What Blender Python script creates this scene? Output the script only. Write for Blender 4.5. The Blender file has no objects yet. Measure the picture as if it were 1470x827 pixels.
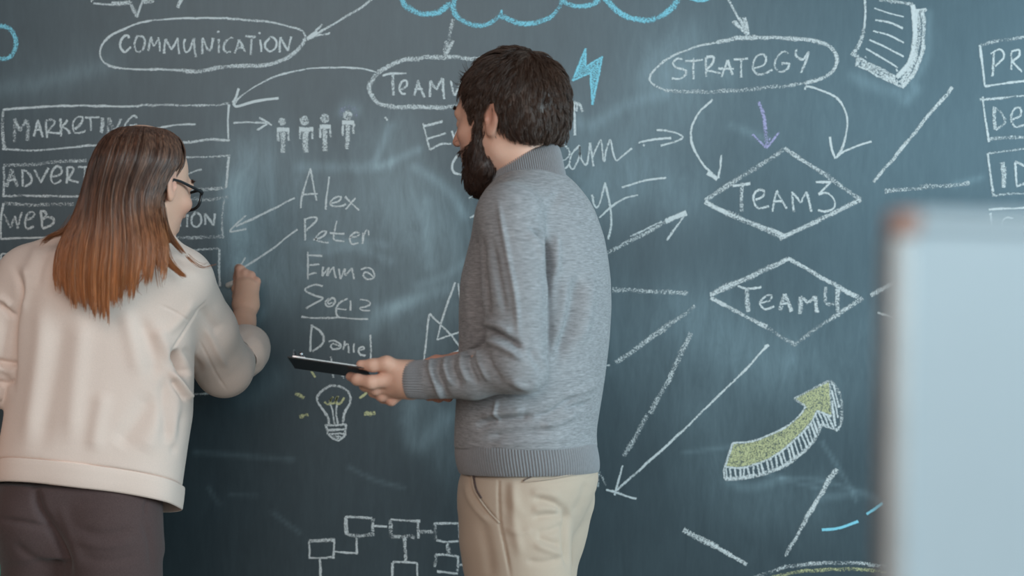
import bpy, math, random
import numpy as np
from mathutils import Vector, noise as mnoise
from mathutils.geometry import tessellate_polygon

random.seed(7)
RNG = np.random.default_rng(11)
SC = bpy.context.scene
COL = SC.collection

# ------------------------------------------------------------------ camera, world, light, exposure
CAM_Y, CAM_Z, FPX = -3.35, 1.36, 50.0 / 36.0 * 1470.0
cam_data = bpy.data.cameras.new('camera')
cam = bpy.data.objects.new('camera', cam_data)
COL.objects.link(cam)
cam.location = (0, CAM_Y, CAM_Z)
cam.rotation_euler = (math.pi / 2, 0, 0)
cam_data.lens = 50
cam_data.sensor_width = 36
cam_data.clip_start = 0.05
cam_data.dof.use_dof = True
cam_data.dof.focus_distance = 2.95
cam_data.dof.aperture_fstop = 2.1
SC.camera = cam

world = bpy.data.worlds.new('world')
SC.world = world
world.use_nodes = True
bg = world.node_tree.nodes['Background']
bg.inputs[0].default_value = (0.86, 0.80, 0.78, 1)
bg.inputs[1].default_value = 0.09


def area(name, loc, target, size, power, colour):
    l = bpy.data.lights.new(name, 'AREA')
    l.shape = 'RECTANGLE'
    l.size, l.size_y = size
    l.energy = power
    l.color = colour
    o = bpy.data.objects.new(name, l)
    COL.objects.link(o)
    o.location = loc
    o.rotation_euler = (Vector(target) - Vector(loc)).to_track_quat('-Z', 'Y').to_euler()
    return o


# daylight from tall windows to the right of the board and behind the camera
area('window_light_right', (4.4, -2.7, 1.9), (0.2, -0.3, 1.45), (2.6, 2.2), 270, (0.66, 0.90, 1.0))
area('window_light_back', (3.0, -6.6, 2.6), (0.3, 0, 1.4), (3.2, 2.0), 105, (0.50, 0.85, 1.0))
# added warm fill from behind the camera, no actual lamp there
area('warm_fill_light', (-0.7, -4.5, 2.7), (-0.5, 0, 1.2), (3.4, 2.2), 80, (1.0, 0.89, 0.82))

SC.view_settings.view_transform = 'Standard'
SC.view_settings.look = 'None'
SC.view_settings.gamma = 1.0
SC.view_settings.use_curve_mapping = False
SC.view_settings.exposure = -0.1


# ------------------------------------------------------------------ helpers
def W(px, py, Y):
    s = (Y - CAM_Y) / FPX
    return np.array([(px - 735.0) * s, Y, CAM_Z - (py - 413.5) * s])


def scale(Y):
    return (Y - CAM_Y) / FPX


def smooth_path(pts, step=2.0):
    P = np.array(pts, float)
    if len(P) < 3:
        n = max(2, int(np.linalg.norm(P[-1] - P[0]) / step) + 1)
        t = np.linspace(0, 1, n)[:, None]
        return P[0] * (1 - t) + P[-1] * t
    E = np.vstack([2 * P[0] - P[1], P, 2 * P[-1] - P[-2]])
    out = []
    for i in range(1, len(E) - 2):
        p0, p1, p2, p3 = E[i - 1], E[i], E[i + 1], E[i + 2]
        n = max(2, int(np.linalg.norm(p2 - p1) / step) + 1)
        t = np.linspace(0, 1, n, endpoint=False)[:, None]
        out.append(0.5 * (2 * p1 + (p2 - p0) * t + (2 * p0 - 5 * p1 + 4 * p2 - p3) * t ** 2
                          + (3 * p1 - p0 - 3 * p2 + p3) * t ** 3))
    out.append(P[-1:])
    return np.vstack(out)


def fast_mesh(name, V, F, attrs=None, smooth=True):
    """V (n,3), F (m,k) with constant k, or list of polygons"""
    me = bpy.data.meshes.new(name)
    V = np.asarray(V, np.float32)
    if isinstance(F, np.ndarray):
        k = F.shape[1]
        me.vertices.add(len(V))
        me.vertices.foreach_set('co', V.ravel())
        me.loops.add(F.size)
        me.loops.foreach_set('vertex_index', F.astype(np.int32).ravel())
        me.polygons.add(len(F))
        me.polygons.foreach_set('loop_start', np.arange(0, F.size, k, dtype=np.int32))
        me.polygons.foreach_set('loop_total', np.full(len(F), k, np.int32))
        me.update(calc_edges=True)
    else:
        me.from_pydata(V.tolist(), [], F)
    me.validate()
    if smooth:
        me.polygons.foreach_set('use_smooth', np.ones(len(me.polygons), bool))
    for an, av in (attrs or {}).items():
        a = me.attributes.new(an, 'FLOAT', 'POINT')
        a.data.foreach_set('value', np.asarray(av, np.float32))
    return me


def link(name, me, mat, parent=None, base=None):
    o = bpy.data.objects.new(name, me)
    COL.objects.link(o)
    if mat is not None:
        me.materials.append(mat)
    if parent is not None:
        o.parent = parent
    elif base is not None:
        o.location = base
    return o


def tag(o, label, cat, group=None):
    o['label'] = label
    o['category'] = cat
    if group:
        o['group'] = group
    return o


def thing(name, label, cat, loc=(0, 0, 0)):
    o = bpy.data.objects.new(name, None)
    COL.objects.link(o)
    o.location = loc
    return tag(o, label, cat)


def merge(parts):
    """join (V, F) islands of quads"""
    Vs, Fs, n = [], [], 0
    for V, F in parts:
        Vs.append(V)
        Fs.append(F + n)
        n += len(V)
    return np.vstack(Vs), np.vstack(Fs)


def box(c, s, R=None, bev=0.0):
    """bevelled box as verts / quads (bevel by chamfered inner loops)"""
    import bmesh
    bm = bmesh.new()
    bmesh.ops.create_cube(bm, size=1.0)
    for v in bm.verts:
        v.co = Vector((v.co.x * s[0], v.co.y * s[1], v.co.z * s[2]))
    if bev:
        bmesh.ops.bevel(bm, geom=bm.edges[:], offset=bev, segments=3, affect='EDGES', profile=0.5)
    bm.verts.index_update()
    V = np.array([v.co[:] for v in bm.verts])
    F = [[v.index for v in f.verts] for f in bm.faces]
    bm.free()
    if R is not None:
        V = V @ np.asarray(R).T
    return V + np.asarray(c), F


def rotz(a):
    c, s = math.cos(a), math.sin(a)
    return np.array([[c, -s, 0], [s, c, 0], [0, 0, 1.0]])


def rotx(a):
    c, s = math.cos(a), math.sin(a)
    return np.array([[1.0, 0, 0], [0, c, -s], [0, s, c]])


def on_surface(V, pts, lift=0.0008):
    """points of a line seen from the camera, laid onto the near side of a mesh"""
    s = FPX / (V[:, 1] - CAM_Y)
    px, py = 735 + V[:, 0] * s, 413.5 - (V[:, 2] - CAM_Z) * s
    out = []
    for a, b in pts:
        d2 = (px - a) ** 2 + (py - b) ** 2
        k = np.where(d2 < 9)[0]
        if not len(k):
            k = np.array([d2.argmin()])
        out.append(W(a, b, V[k, 1].min() - lift))
    return np.array(out)


# ---- signed-distance modelling: blended round cones and ellipsoids, meshed with surface nets
class Sdf:
    def __init__(self):
        self.p = []

    def cap(self, a, b, ra, rb, k=0.01, op=1):
        self.p.append(('cap', np.asarray(a, float), np.asarray(b, float), ra, rb, k, op))
        return self

    def chain(self, pts, rad, k=0.01):
        for i in range(len(pts) - 1):
            self.cap(pts[i], pts[i + 1], rad[i], rad[i + 1], k)
        return self

    def ell(self, c, r, R=None, k=0.01, op=1):
        self.p.append(('ell', np.asarray(c, float), np.asarray(r, float), np.eye(3) if R is None else np.asarray(R), k, op))
        return self

    def stack(self, st, k=0.02, op=1, grow=0.0):
        self.p.append(('stack', st, grow, k, op))
        return self

    def half(self, point, n, k=0.004):
        """cut everything on the side n points to"""
        n = np.asarray(n, float)
        self.p.append(('half', np.asarray(point, float), n / np.linalg.norm(n), k))
        return self

    def bounds(self):
        lo, hi = [], []
        for q in self.p:
            if q[0] == 'cap' and q[6] > 0:
                for P, r in ((q[1], q[3]), (q[2], q[4])):
                    lo.append(P - r); hi.append(P + r)
            elif q[0] == 'ell' and q[5] > 0:
                e = np.sqrt(((q[3] * q[2][None, :]) ** 2).sum(1))
                lo.append(q[1] - e); hi.append(q[1] + e)
            elif q[0] == 'stack' and q[4] > 0:
                l, h = q[1].bounds(); lo.append(l - q[2]); hi.append(h + q[2])
        return np.min(lo, 0), np.max(hi, 0)

    def mesh(self, res, pad=0.012, relax=1):
        lo, hi = self.bounds()
        lo = lo - pad; hi = hi + pad
        n = np.ceil((hi - lo) / res).astype(int) + 1
        ax = [lo[i] + res * np.arange(n[i]) for i in range(3)]
        D = np.full(n, 1.0, np.float32)
        for q in self.p:
            if q[0] == 'half':
                X, Y, Z = np.meshgrid(*[a.astype(np.float32) for a in ax], indexing='ij', sparse=True)
                d = (X - q[1][0]) * q[2][0] + (Y - q[1][1]) * q[2][1] + (Z - q[1][2]) * q[2][2]
                h = np.clip(0.5 - 0.5 * (d - D) / q[3], 0, 1)
                D = (d * (1 - h) + D * h + q[3] * h * (1 - h)).astype(np.float32)
                continue
            if q[0] == 'cap':
                _, a, b, ra, rb, k, op = q
                m = max(ra, rb) + k + 0.03
                l, h_ = np.minimum(a, b) - m, np.maximum(a, b) + m
            elif q[0] == 'ell':
                _, c, r, R, k, op = q
                e = np.sqrt(((R * r[None, :]) ** 2).sum(1)) + k + 0.03
                l, h_ = c - e, c + e
            else:
                _, st, grow, k, op = q
                l, h_ = st.bounds(); l = l - k - 0.04 - max(grow, 0); h_ = h_ + k + 0.04 + max(grow, 0)
            i0 = np.clip(np.floor((l - lo) / res).astype(int), 0, n)
            i1 = np.clip(np.ceil((h_ - lo) / res).astype(int) + 1, 0, n)
            if (i1 <= i0).any():
                continue
            sl = tuple(slice(i0[i], i1[i]) for i in range(3))
            X, Y, Z = np.meshgrid(*[ax[i][sl[i]].astype(np.float32) for i in range(3)], indexing='ij', sparse=True)
            if q[0] == 'cap':
                ab = b - a
                L2 = max(float(ab @ ab), 1e-12)
                t = np.clip(((X - a[0]) * ab[0] + (Y - a[1]) * ab[1] + (Z - a[2]) * ab[2]) / L2, 0, 1)
                d = np.sqrt((X - a[0] - t * ab[0]) ** 2 + (Y - a[1] - t * ab[1]) ** 2 + (Z - a[2] - t * ab[2]) ** 2) - (ra + (rb - ra) * t)
            elif q[0] == 'ell':
                u = [(X - c[0]) * R[0, i] + (Y - c[1]) * R[1, i] + (Z - c[2]) * R[2, i] for i in range(3)]
                k0 = np.sqrt((u[0] / r[0]) ** 2 + (u[1] / r[1]) ** 2 + (u[2] / r[2]) ** 2)
                k1 = np.sqrt((u[0] / r[0] ** 2) ** 2 + (u[1] / r[1] ** 2) ** 2 + (u[2] / r[2] ** 2) ** 2)
                d = k0 * (k0 - 1) / np.maximum(k1, 1e-6)
            else:
                d = st.dist(X, Y, Z) - grow
            A = D[sl]
            if op > 0:
                h = np.clip(0.5 + 0.5 * (d - A) / k, 0, 1)
                D[sl] = d * (1 - h) + A * h - k * h * (1 - h)
            else:
                h = np.clip(0.5 - 0.5 * (-d - A) / k, 0, 1)
                D[sl] = -d * (1 - h) + A * h + k * h * (1 - h)
        return surface_nets(D, lo, res, relax)


def surface_nets(D, lo, res, relax=1):
    S = D < 0
    nx, ny, nz = D.shape
    cnt = np.zeros((nx - 1, ny - 1, nz - 1), np.int8)
    acc = [np.zeros(cnt.shape, np.float32) for _ in range(3)]
    num = np.zeros(cnt.shape, np.int8)
    edges = []
    for axis in range(3):
        sl0 = [slice(None)] * 3; sl1 = [slice(None)] * 3
        sl0[axis] = slice(0, -1); sl1[axis] = slice(1, None)
        a, b = D[tuple(sl0)], D[tuple(sl1)]
        ch = S[tuple(sl0)] != S[tuple(sl1)]
        idx = np.argwhere(ch)
        av, bv = a[ch], b[ch]
        t = av / (av - bv)
        edges.append((idx, S[tuple(sl0)][ch]))
        o1, o2 = [i for i in range(3) if i != axis]
        for d1 in (0, 1):
            for d2 in (0, 1):
                c = idx.copy()
                c[:, o1] -= d1; c[:, o2] -= d2
                ok = (c >= 0).all(1) & (c[:, 0] < nx - 1) & (c[:, 1] < ny - 1) & (c[:, 2] < nz - 1)
                cc = c[ok]
                key = (cc[:, 0], cc[:, 1], cc[:, 2])
                np.add.at(num, key, 1)
                for j in range(3):
                    val = idx[ok][:, j].astype(np.float32)
                    if j == axis:
                        val = val + t[ok]
                    np.add.at(acc[j], key, val)
    m = num > 0
    vid = np.full(cnt.shape, -1, np.int64)
    vid[m] = np.arange(m.sum())
    V = np.stack([acc[j][m] / num[m] for j in range(3)], 1) * res + lo
    quads = []
    for axis in range(3):
        idx, s0 = edges[axis]
        o1, o2 = [i for i in range(3) if i != axis]
        if axis == 1:
            o1, o2 = o2, o1
        ok = (idx[:, o1] > 0) & (idx[:, o2] > 0) & (idx[:, o1] < D.shape[o1] - 1) & (idx[:, o2] < D.shape[o2] - 1)
        idx, s0 = idx[ok], s0[ok]
        q = []
        for d1, d2 in ((0, 0), (1, 0), (1, 1), (0, 1)):
            c = idx.copy()
            c[:, o1] -= d1; c[:, o2] -= d2
            q.append(vid[c[:, 0], c[:, 1], c[:, 2]])
        q = np.stack(q, 1)
        q[~s0] = q[~s0][:, ::-1]
        quads.append(q)
    F = np.vstack(quads)
    F = F[(F >= 0).all(1)]
    for _ in range(relax):
        V = relax_mesh(V, F, 0.5)
    return V, F


def relax_mesh(V, F, f=0.5):
    s = np.zeros_like(V); n = np.zeros(len(V))
    for i in range(4):
        a, b = F[:, i], F[:, (i + 1) % 4]
        for j in range(3):
            s[:, j] += np.bincount(a, V[b, j], len(V)) + np.bincount(b, V[a, j], len(V))
        n += np.bincount(a, minlength=len(V)) + np.bincount(b, minlength=len(V))
    n = np.maximum(n, 1)
    return V * (1 - f) + (s / n[:, None]) * f


def normals(V, F):
    c = np.cross(V[F[:, 2]] - V[F[:, 0]], V[F[:, 3]] - V[F[:, 1]])
    N = np.zeros_like(V)
    for i in range(4):
        for j in range(3):
            N[:, j] += np.bincount(F[:, i], c[:, j], len(V))
    return N / np.maximum(np.linalg.norm(N, axis=1), 1e-12)[:, None]


class Stack:
    """elliptical cross-sections stacked along z; rows give left / right outline and depth"""
    def __init__(self, rows, yaw=0.0, ratio=0.7, power=2.0):
        # rows: (py, xl, xr, Ycentre[, half depth override])
        r = []
        for q in rows:
            py, xl, xr, Y = q[:4]
            s = scale(Y)
            z = CAM_Z - (py - 413.5) * s
            cx = ((xl + xr) / 2 - 735) * s
            hx = (xr - xl) / 2 * s
            if len(q) > 4:
                a, b = hx, q[4]
                ca = 0.0
            else:
                a = hx / math.sqrt(math.cos(yaw) ** 2 + (ratio * math.sin(yaw)) ** 2)
                b = a * ratio
                ca = yaw
            r.append((z, cx, Y, a, b, ca))
        r = np.array(sorted(r))
        zz = np.linspace(r[0, 0], r[-1, 0], 400)
        self.z = zz
        self.t = []
        for j in range(1, 6):
            v = np.interp(zz, r[:, 0], r[:, j])
            w = 9
            vp = np.pad(v, w, mode='edge')
            vp[:w] = 2 * v[0] - v[w:0:-1]; vp[-w:] = 2 * v[-1] - v[-2:-w - 2:-1]
            self.t.append(np.convolve(vp, np.ones(2 * w + 1) / (2 * w + 1), 'valid'))
        self.power = power

    def at(self, z):
        return [np.interp(z, self.z, q) for q in self.t]

    def bounds(self):
        m = np.maximum(self.t[2], self.t[3])
        return (np.array([(self.t[0] - m).min(), (self.t[1] - m).min(), self.z[0]]),
                np.array([(self.t[0] + m).max(), (self.t[1] + m).max(), self.z[-1]]))

    def dist(self, X, Y, Z):
        cx, cy, a, b, yaw = self.at(Z.ravel())
        sh = (1, 1, -1)
        cx, cy, a, b, yaw = [np.reshape(q, sh).astype(np.float32) for q in (cx, cy, a, b, yaw)]
        c, s = np.cos(yaw), np.sin(yaw)
        u = (X - cx) * c + (Y - cy) * s
        v = -(X - cx) * s + (Y - cy) * c
        p = self.power
        k0 = (np.abs(u / a) ** p + np.abs(v / b) ** p) ** (1 / p)
        g = np.sqrt((u / a ** 2) ** 2 + (v / b ** 2) ** 2) + 1e-6
        d = (k0 - 1) * np.where(k0 > 0.3, k0 / g, np.minimum(a, b))
        zc = np.maximum(Z - self.z[-1], self.z[0] - Z)
        return np.maximum(d, zc)

    def loft(self, z0, z1, nr, na, ribs=0, amp=0.0, grow=0.0, tilt=(0, 0)):
        """open band following the outline, with optional knitted ribs"""
        V = []
        th = np.linspace(0, 2 * math.pi, na, endpoint=False)
        for i in range(nr):
            z = z0 + (z1 - z0) * i / (nr - 1)
            cx, cy, a, b, yaw = [float(q) for q in self.at(z)]
            w = grow * math.sin(math.pi * i / (nr - 1)) ** 0.4 if grow else 0
            rr = w + amp * np.cos(th * ribs)
            u, v = (a + rr) * np.cos(th), (b + rr) * np.sin(th)
            x = cx + u * math.cos(yaw) - v * math.sin(yaw)
            y = cy + u * math.sin(yaw) + v * math.cos(yaw)
            V.append(np.stack([x, y, z + tilt[0] * (x - cx) + tilt[1] * (y - cy)], 1))
        V = np.vstack(V)
        i = np.arange(nr - 1)[:, None] * na
        j = np.arange(na)[None, :]
        jn = (j + 1) % na
        F = np.stack([(i + j).ravel(), (i + jn).ravel(), (i + na + jn).ravel(), (i + na + j).ravel()], 1)
        return V, F


def tube(path, radii, na=48, ribs=0, amp=0.0, up=(0, 0, 1), cap=False, squash=1.0):
    P = np.asarray(path, float)
    n = len(P)
    T = np.gradient(P, axis=0)
    T /= np.linalg.norm(T, axis=1)[:, None]
    up = np.asarray(up, float)
    A = np.cross(T, up); A /= np.linalg.norm(A, axis=1)[:, None]
    B = np.cross(A, T)
    th = np.linspace(0, 2 * math.pi, na, endpoint=False)
    r = np.asarray(radii, float)[:, None] + amp * np.cos(th * ribs)[None, :]
    V = (P[:, None, :] + A[:, None, :] * (r * np.cos(th))[:, :, None] + B[:, None, :] * (squash * r * np.sin(th))[:, :, None]).reshape(-1, 3)
    i = np.arange(n - 1)[:, None] * na
    j = np.arange(na)[None, :]
    jn = (j + 1) % na
    F = np.stack([(i + j).ravel(), (i + na + j).ravel(), (i + na + jn).ravel(), (i + jn).ravel()], 1)
    if cap:
        V = np.vstack([V, P[:1], P[-1:]])
        c0, c1 = n * na, n * na + 1
        jj = np.arange(0, na, 2)
        F = np.vstack([F, np.stack([np.full(len(jj), c0), jj, (jj + 1) % na, (jj + 2) % na], 1),
                       np.stack([np.full(len(jj), c1), (n - 1) * na + (jj + 2) % na, (n - 1) * na + (jj + 1) % na, (n - 1) * na + jj], 1)])
    return V, F


def strands(C, r0, r1):
    """C (S, n, 3) -> thin tapering three-sided strands"""
    S, n, _ = C.shape
    T = np.gradient(C, axis=1)
    T /= np.maximum(np.linalg.norm(T, axis=2), 1e-9)[:, :, None]
    up = RNG.normal(size=(S, 1, 3))
    A = np.cross(T, up); A /= np.maximum(np.linalg.norm(A, axis=2), 1e-9)[:, :, None]
    B = np.cross(T, A)
    rad = (r0 + (r1 - r0) * np.linspace(0, 1, n) ** 1.5)[None, :, None]
    th = np.array([0, 2.094, 4.189])
    V = (C[:, :, None, :] + rad[..., None] * (A[:, :, None, :] * np.cos(th)[None, None, :, None] + B[:, :, None, :] * np.sin(th)[None, None, :, None])).reshape(-1, 3)
    s = np.arange(S)[:, None, None] * n * 3
    i = np.arange(n - 1)[None, :, None] * 3
    j = np.arange(3)[None, None, :]
    jn = (j + 1) % 3
    F = np.stack([(s + i + j).ravel(), (s + i + jn).ravel(), (s + i + 3 + jn).ravel(), (s + i + 3 + j).ravel()], 1)
    rnd = np.repeat(RNG.random(S), n * 3)
    return V, F, rnd


def folds(V, F, strokes, facing=0.05):
    """press creases / raise ridges into cloth along lines seen on its camera side"""
    N = normals(V, F)
    s = FPX / (V[:, 1] - CAM_Y)
    px = 735 + V[:, 0] * s
    py = 413.5 - (V[:, 2] - CAM_Z) * s
    view = np.array([0, CAM_Y, CAM_Z]) - V
    view /= np.linalg.norm(view, axis=1)[:, None]
    f = np.clip(((N * view).sum(1) - facing) / 0.3, 0, 1)
    tot = np.zeros(len(V))
    for st in strokes:
        w, amt = st[0], st[1]
        P = smooth_path(st[2], 4.0)
        lo, hi = P.min(0) - 3 * w, P.max(0) + 3 * w
        m = np.where((px > lo[0]) & (px < hi[0]) & (py > lo[1]) & (py < hi[1]) & (f > 0))[0]
        if not len(m):
            continue
        a, b = P[:-1], P[1:]
        ab = b - a
        L2 = np.maximum((ab ** 2).sum(1), 1e-9)
        q = np.stack([px[m], py[m]], 1)
        t = np.clip(((q[:, None, :] - a[None]) * ab[None]).sum(2) / L2[None], 0, 1)
        d2 = ((q[:, None, :] - a[None] - t[..., None] * ab[None]) ** 2).sum(2)
        k = d2.argmin(1)
        d2m = d2[np.arange(len(m)), k]
        u = (k + t[np.arange(len(m)), k]) / len(ab)
        taper = np.clip(np.minimum(u, 1 - u) / 0.18, 0, 1) * 0.85 + 0.15
        tot[m] += amt * np.exp(-d2m / (w * w)) * taper
    return V + N * (tot * f)[:, None]


def wobble(V, F, amp, freq, seed=0):
    N = normals(V, F)
    r = np.random.default_rng(seed)
    d = np.zeros(len(V))
    for i in range(7):
        k = r.normal(size=3); k /= np.linalg.norm(k)
        fr = freq * r.uniform(0.6, 1.7)
        d += np.sin(V @ k * fr + r.uniform(0, 6.28) + 1.5 * np.sin(V[:, (i + 1) % 3] * fr * 0.5 + i)) / 7
    return V + N * (d * amp)[:, None]


# ------------------------------------------------------------------ materials
class NT:
    def __init__(self, name):
        self.m = bpy.data.materials.new(name)
        self.m.use_nodes = True
        self.t = self.m.node_tree
        self.b = self.t.nodes['Principled BSDF']
        self.out = self.t.nodes['Material Output']

    def n(self, typ, **kw):
        nd = self.t.nodes.new(typ)
        for k, v in kw.items():
            setattr(nd, k, v)
        return nd

    def l(self, a, b):
        self.t.links.new(a, b)

    def coord(self, sc=(1, 1, 1), rot=(0, 0, 0)):
        tc = self.n('ShaderNodeTexCoord')
        mp = self.n('ShaderNodeMapping')
        mp.inputs['Scale'].default_value = sc
        mp.inputs['Rotation'].default_value = rot
        self.l(tc.outputs['Object'], mp.inputs['Vector'])
        return mp.outputs['Vector']

    def noise(self, vec, sc, detail=3.0, rough=0.55, dist=0.0):
        nz = self.n('ShaderNodeTexNoise')
        nz.inputs['Scale'].default_value = sc
        nz.inputs['Detail'].default_value = detail
        nz.inputs['Roughness'].default_value = rough
        nz.inputs['Distortion'].default_value = dist
        if vec is not None:
            self.l(vec, nz.inputs['Vector'])
        return nz.outputs['Fac']

    def ramp(self, fac, stops):
        r = self.n('ShaderNodeValToRGB')
        e = r.color_ramp.elements
        while len(e) < len(stops):
            e.new(0.5)
        for i, (p, c) in enumerate(stops):
            e[i].position = p
            e[i].color = (*c, 1) if len(c) == 3 else c
        self.l(fac, r.inputs['Fac'])
        return r.outputs['Color']

    def math(self, op, a, b=None, clamp=False):
        m = self.n('ShaderNodeMath', operation=op, use_clamp=clamp)
        for i, v in enumerate((a, b)):
            if v is None:
                continue
            if isinstance(v, (int, float)):
                m.inputs[i].default_value = v
            else:
                self.l(v, m.inputs[i])
        return m.outputs[0]

    def attr(self, name):
        a = self.n('ShaderNodeAttribute', attribute_name=name)
        return a.outputs['Fac']

    def mix(self, fac, a, b):
        m = self.n('ShaderNodeMix', data_type='RGBA')
        for sock, v in ((m.inputs[0], fac), (m.inputs[6], a), (m.inputs[7], b)):
            if isinstance(v, (int, float)):
                sock.default_value = v
            elif isinstance(v, tuple):
                sock.default_value = (*v, 1)
            else:
                self.l(v, sock)
        return m.outputs[2]

    def bump(self, h, strength=0.3, dist=0.001):
        b = self.n('ShaderNodeBump')
        b.inputs['Strength'].default_value = strength
        b.inputs['Distance'].default_value = dist
        self.l(h, b.inputs['Height'])
        self.l(b.outputs['Normal'], self.b.inputs['Normal'])
        return b


def plain(name, col, rough=0.5, spec=0.5, metal=0.0, var=0.06, sc=40):
    t = NT(name)
    f = t.noise(t.coord(), sc)
    lo = tuple(c * (1 - var) for c in col)
    hi = tuple(min(1, c * (1 + var)) for c in col)
    t.l(t.ramp(f, [(0.3, lo), (0.7, hi)]), t.b.inputs['Base Color'])
    t.b.inputs['Roughness'].default_value = rough
    t.b.inputs['Specular IOR Level'].default_value = spec
    t.b.inputs['Metallic'].default_value = metal
    return t.m


def fabric(name, col, var, stretch, sc, bump=0.4, rough=0.9, sheen=0.15, broad=0.05):
    t = NT(name)
    f = t.noise(t.coord(stretch), sc, 4, 0.7)
    g = t.noise(t.coord(), 6.0, 2)
    lo = tuple(c * (1 - var) for c in col)
    hi = tuple(min(1, c * (1 + var)) for c in col)
    c1 = t.ramp(f, [(0.25, lo), (0.75, hi)])
    k = t.ramp(g, [(0.3, (1 - broad,) * 3), (0.7, (1.0,) * 3)])
    mu = t.n('ShaderNodeMix', data_type='RGBA', blend_type='MULTIPLY')
    mu.inputs[0].default_value = 1
    t.l(c1, mu.inputs[6]); t.l(k, mu.inputs[7])
    t.l(mu.outputs[2], t.b.inputs['Base Color'])
    t.b.inputs['Roughness'].default_value = rough
    t.b.inputs['Specular IOR Level'].default_value = 0.2
    t.b.inputs['Sheen Weight'].default_value = sheen
    t.bump(f, bump, 0.0012)
    return t.m


def skin_mat(name, col, red):
    t = NT(name)
    v = t.coord()
    f = t.noise(v, 30, 4)
    g = t.noise(v, 400, 2)
    base = t.ramp(f, [(0.3, tuple(c * 0.93 for c in col)), (0.7, col)])
    t.l(t.mix(t.attr('blush'), base, red), t.b.inputs['Base Color'])
    t.b.inputs['Roughness'].default_value = 0.5
    t.b.inputs['Specular IOR Level'].default_value = 0.35
    t.b.inputs['Subsurface Weight'].default_value = 0.12
    t.b.inputs['Subsurface Radius'].default_value = (0.012, 0.005, 0.003)
    t.b.inputs['Subsurface Scale'].default_value = 0.5
    t.bump(g, 0.12, 0.0006)
    return t.m


def hair_mat(name, root, tip, z0, z1, light, rough=0.42):
    """root to tip colour along the height (dyed lengths), strand-to-strand variation"""
    t = NT(name)
    tc = t.n('ShaderNodeTexCoord')
    sp = t.n('ShaderNodeSeparateXYZ')
    t.l(tc.outputs['Object'], sp.inputs[0])
    mr = t.n('ShaderNodeMapRange', interpolation_type='SMOOTHSTEP')
    mr.inputs['From Min'].default_value = z0
    mr.inputs['From Max'].default_value = z1
    t.l(sp.outputs['Z'], mr.inputs['Value'])
    nz = t.noise(t.coord((1, 1, 0.08)), 160, 3)
    k = t.math('ADD', mr.outputs[0], t.math('MULTIPLY', t.math('SUBTRACT', nz, 0.5), 0.5), True)
    base = t.mix(k, root, tip)
    r = t.math('POWER', t.attr('rnd'), 2.0)
    r = t.math('ADD', t.math('MULTIPLY', r, 0.6), t.math('MULTIPLY', t.math('SUBTRACT', nz, 0.45), 1.5), True)
    l2 = t.mix(k, light, tuple(min(1, c * 1.9) for c in tip))
    t.l(t.mix(r, base, l2), t.b.inputs['Base Color'])
    t.b.inputs['Roughness'].default_value = rough
    t.b.inputs['Specular IOR Level'].default_value = 0.45
    return t.m


def chalk_mat(name, col):
    t = NT(name)
    v = t.coord()
    nz = t.noise(v, 400, 3, 0.7)
    n2 = t.noise(v, 120, 2, 0.5)
    t.l(t.ramp(nz, [(0.3, tuple(c * 0.9 for c in col)), (0.7, col)]), t.b.inputs['Base Color'])
    t.b.inputs['Roughness'].default_value = 0.95
    t.b.inputs['Specular IOR Level'].default_value = 0.1
    ed = t.attr('ed')
    dn = t.attr('dn')
    s = t.math('ADD', t.math('MULTIPLY', ed, 0.55), dn)
    g = t.math('ADD', t.math('MULTIPLY', nz, 2.3), t.math('MULTIPLY', n2, 0.22))
    a = t.math('MULTIPLY', t.math('SUBTRACT', s, g), 4.0, True)
    a = t.math('MULTIPLY', a, 0.93)
    t.l(a, t.b.inputs['Alpha'])
    return t.m


def chalkboard_mat():
    t = NT('chalkboard_paint')
    v = t.coord()
    f = t.noise(v, 7, 5, 0.6)
    base = t.ramp(f, [(0.3, (0.011, 0.018, 0.024)), (0.7, (0.015, 0.024, 0.031))])
    st = t.noise(t.coord((1.0, 1.0, 0.25), (0, 0.35, 0)), 26, 5, 0.7, 0.8)
    fine = t.noise(t.coord((1, 1, 0.15), (0, -0.25, 0)), 120, 4, 0.7)
    dust = t.attr('dust')
    k = t.math('MULTIPLY', dust, t.math('ADD', t.math('MULTIPLY', st, 1.3), t.math('MULTIPLY', fine, 0.5)), True)
    haze = t.math('MULTIPLY', t.math('POWER', fine, 3.0), 0.05)
    k = t.math('ADD', k, haze, True)
    t.l(t.mix(k, base, (0.36, 0.50, 0.56)), t.b.inputs['Base Color'])
    t.b.inputs['Roughness'].default_value = 0.40
    t.b.inputs['Specular IOR Level'].default_value = 0.9
    t.b.inputs['Specular Tint'].default_value = (0.74, 0.90, 1.0, 1)
    t.bump(t.noise(v, 500, 2), 0.05, 0.0005)
    return t.m


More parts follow.
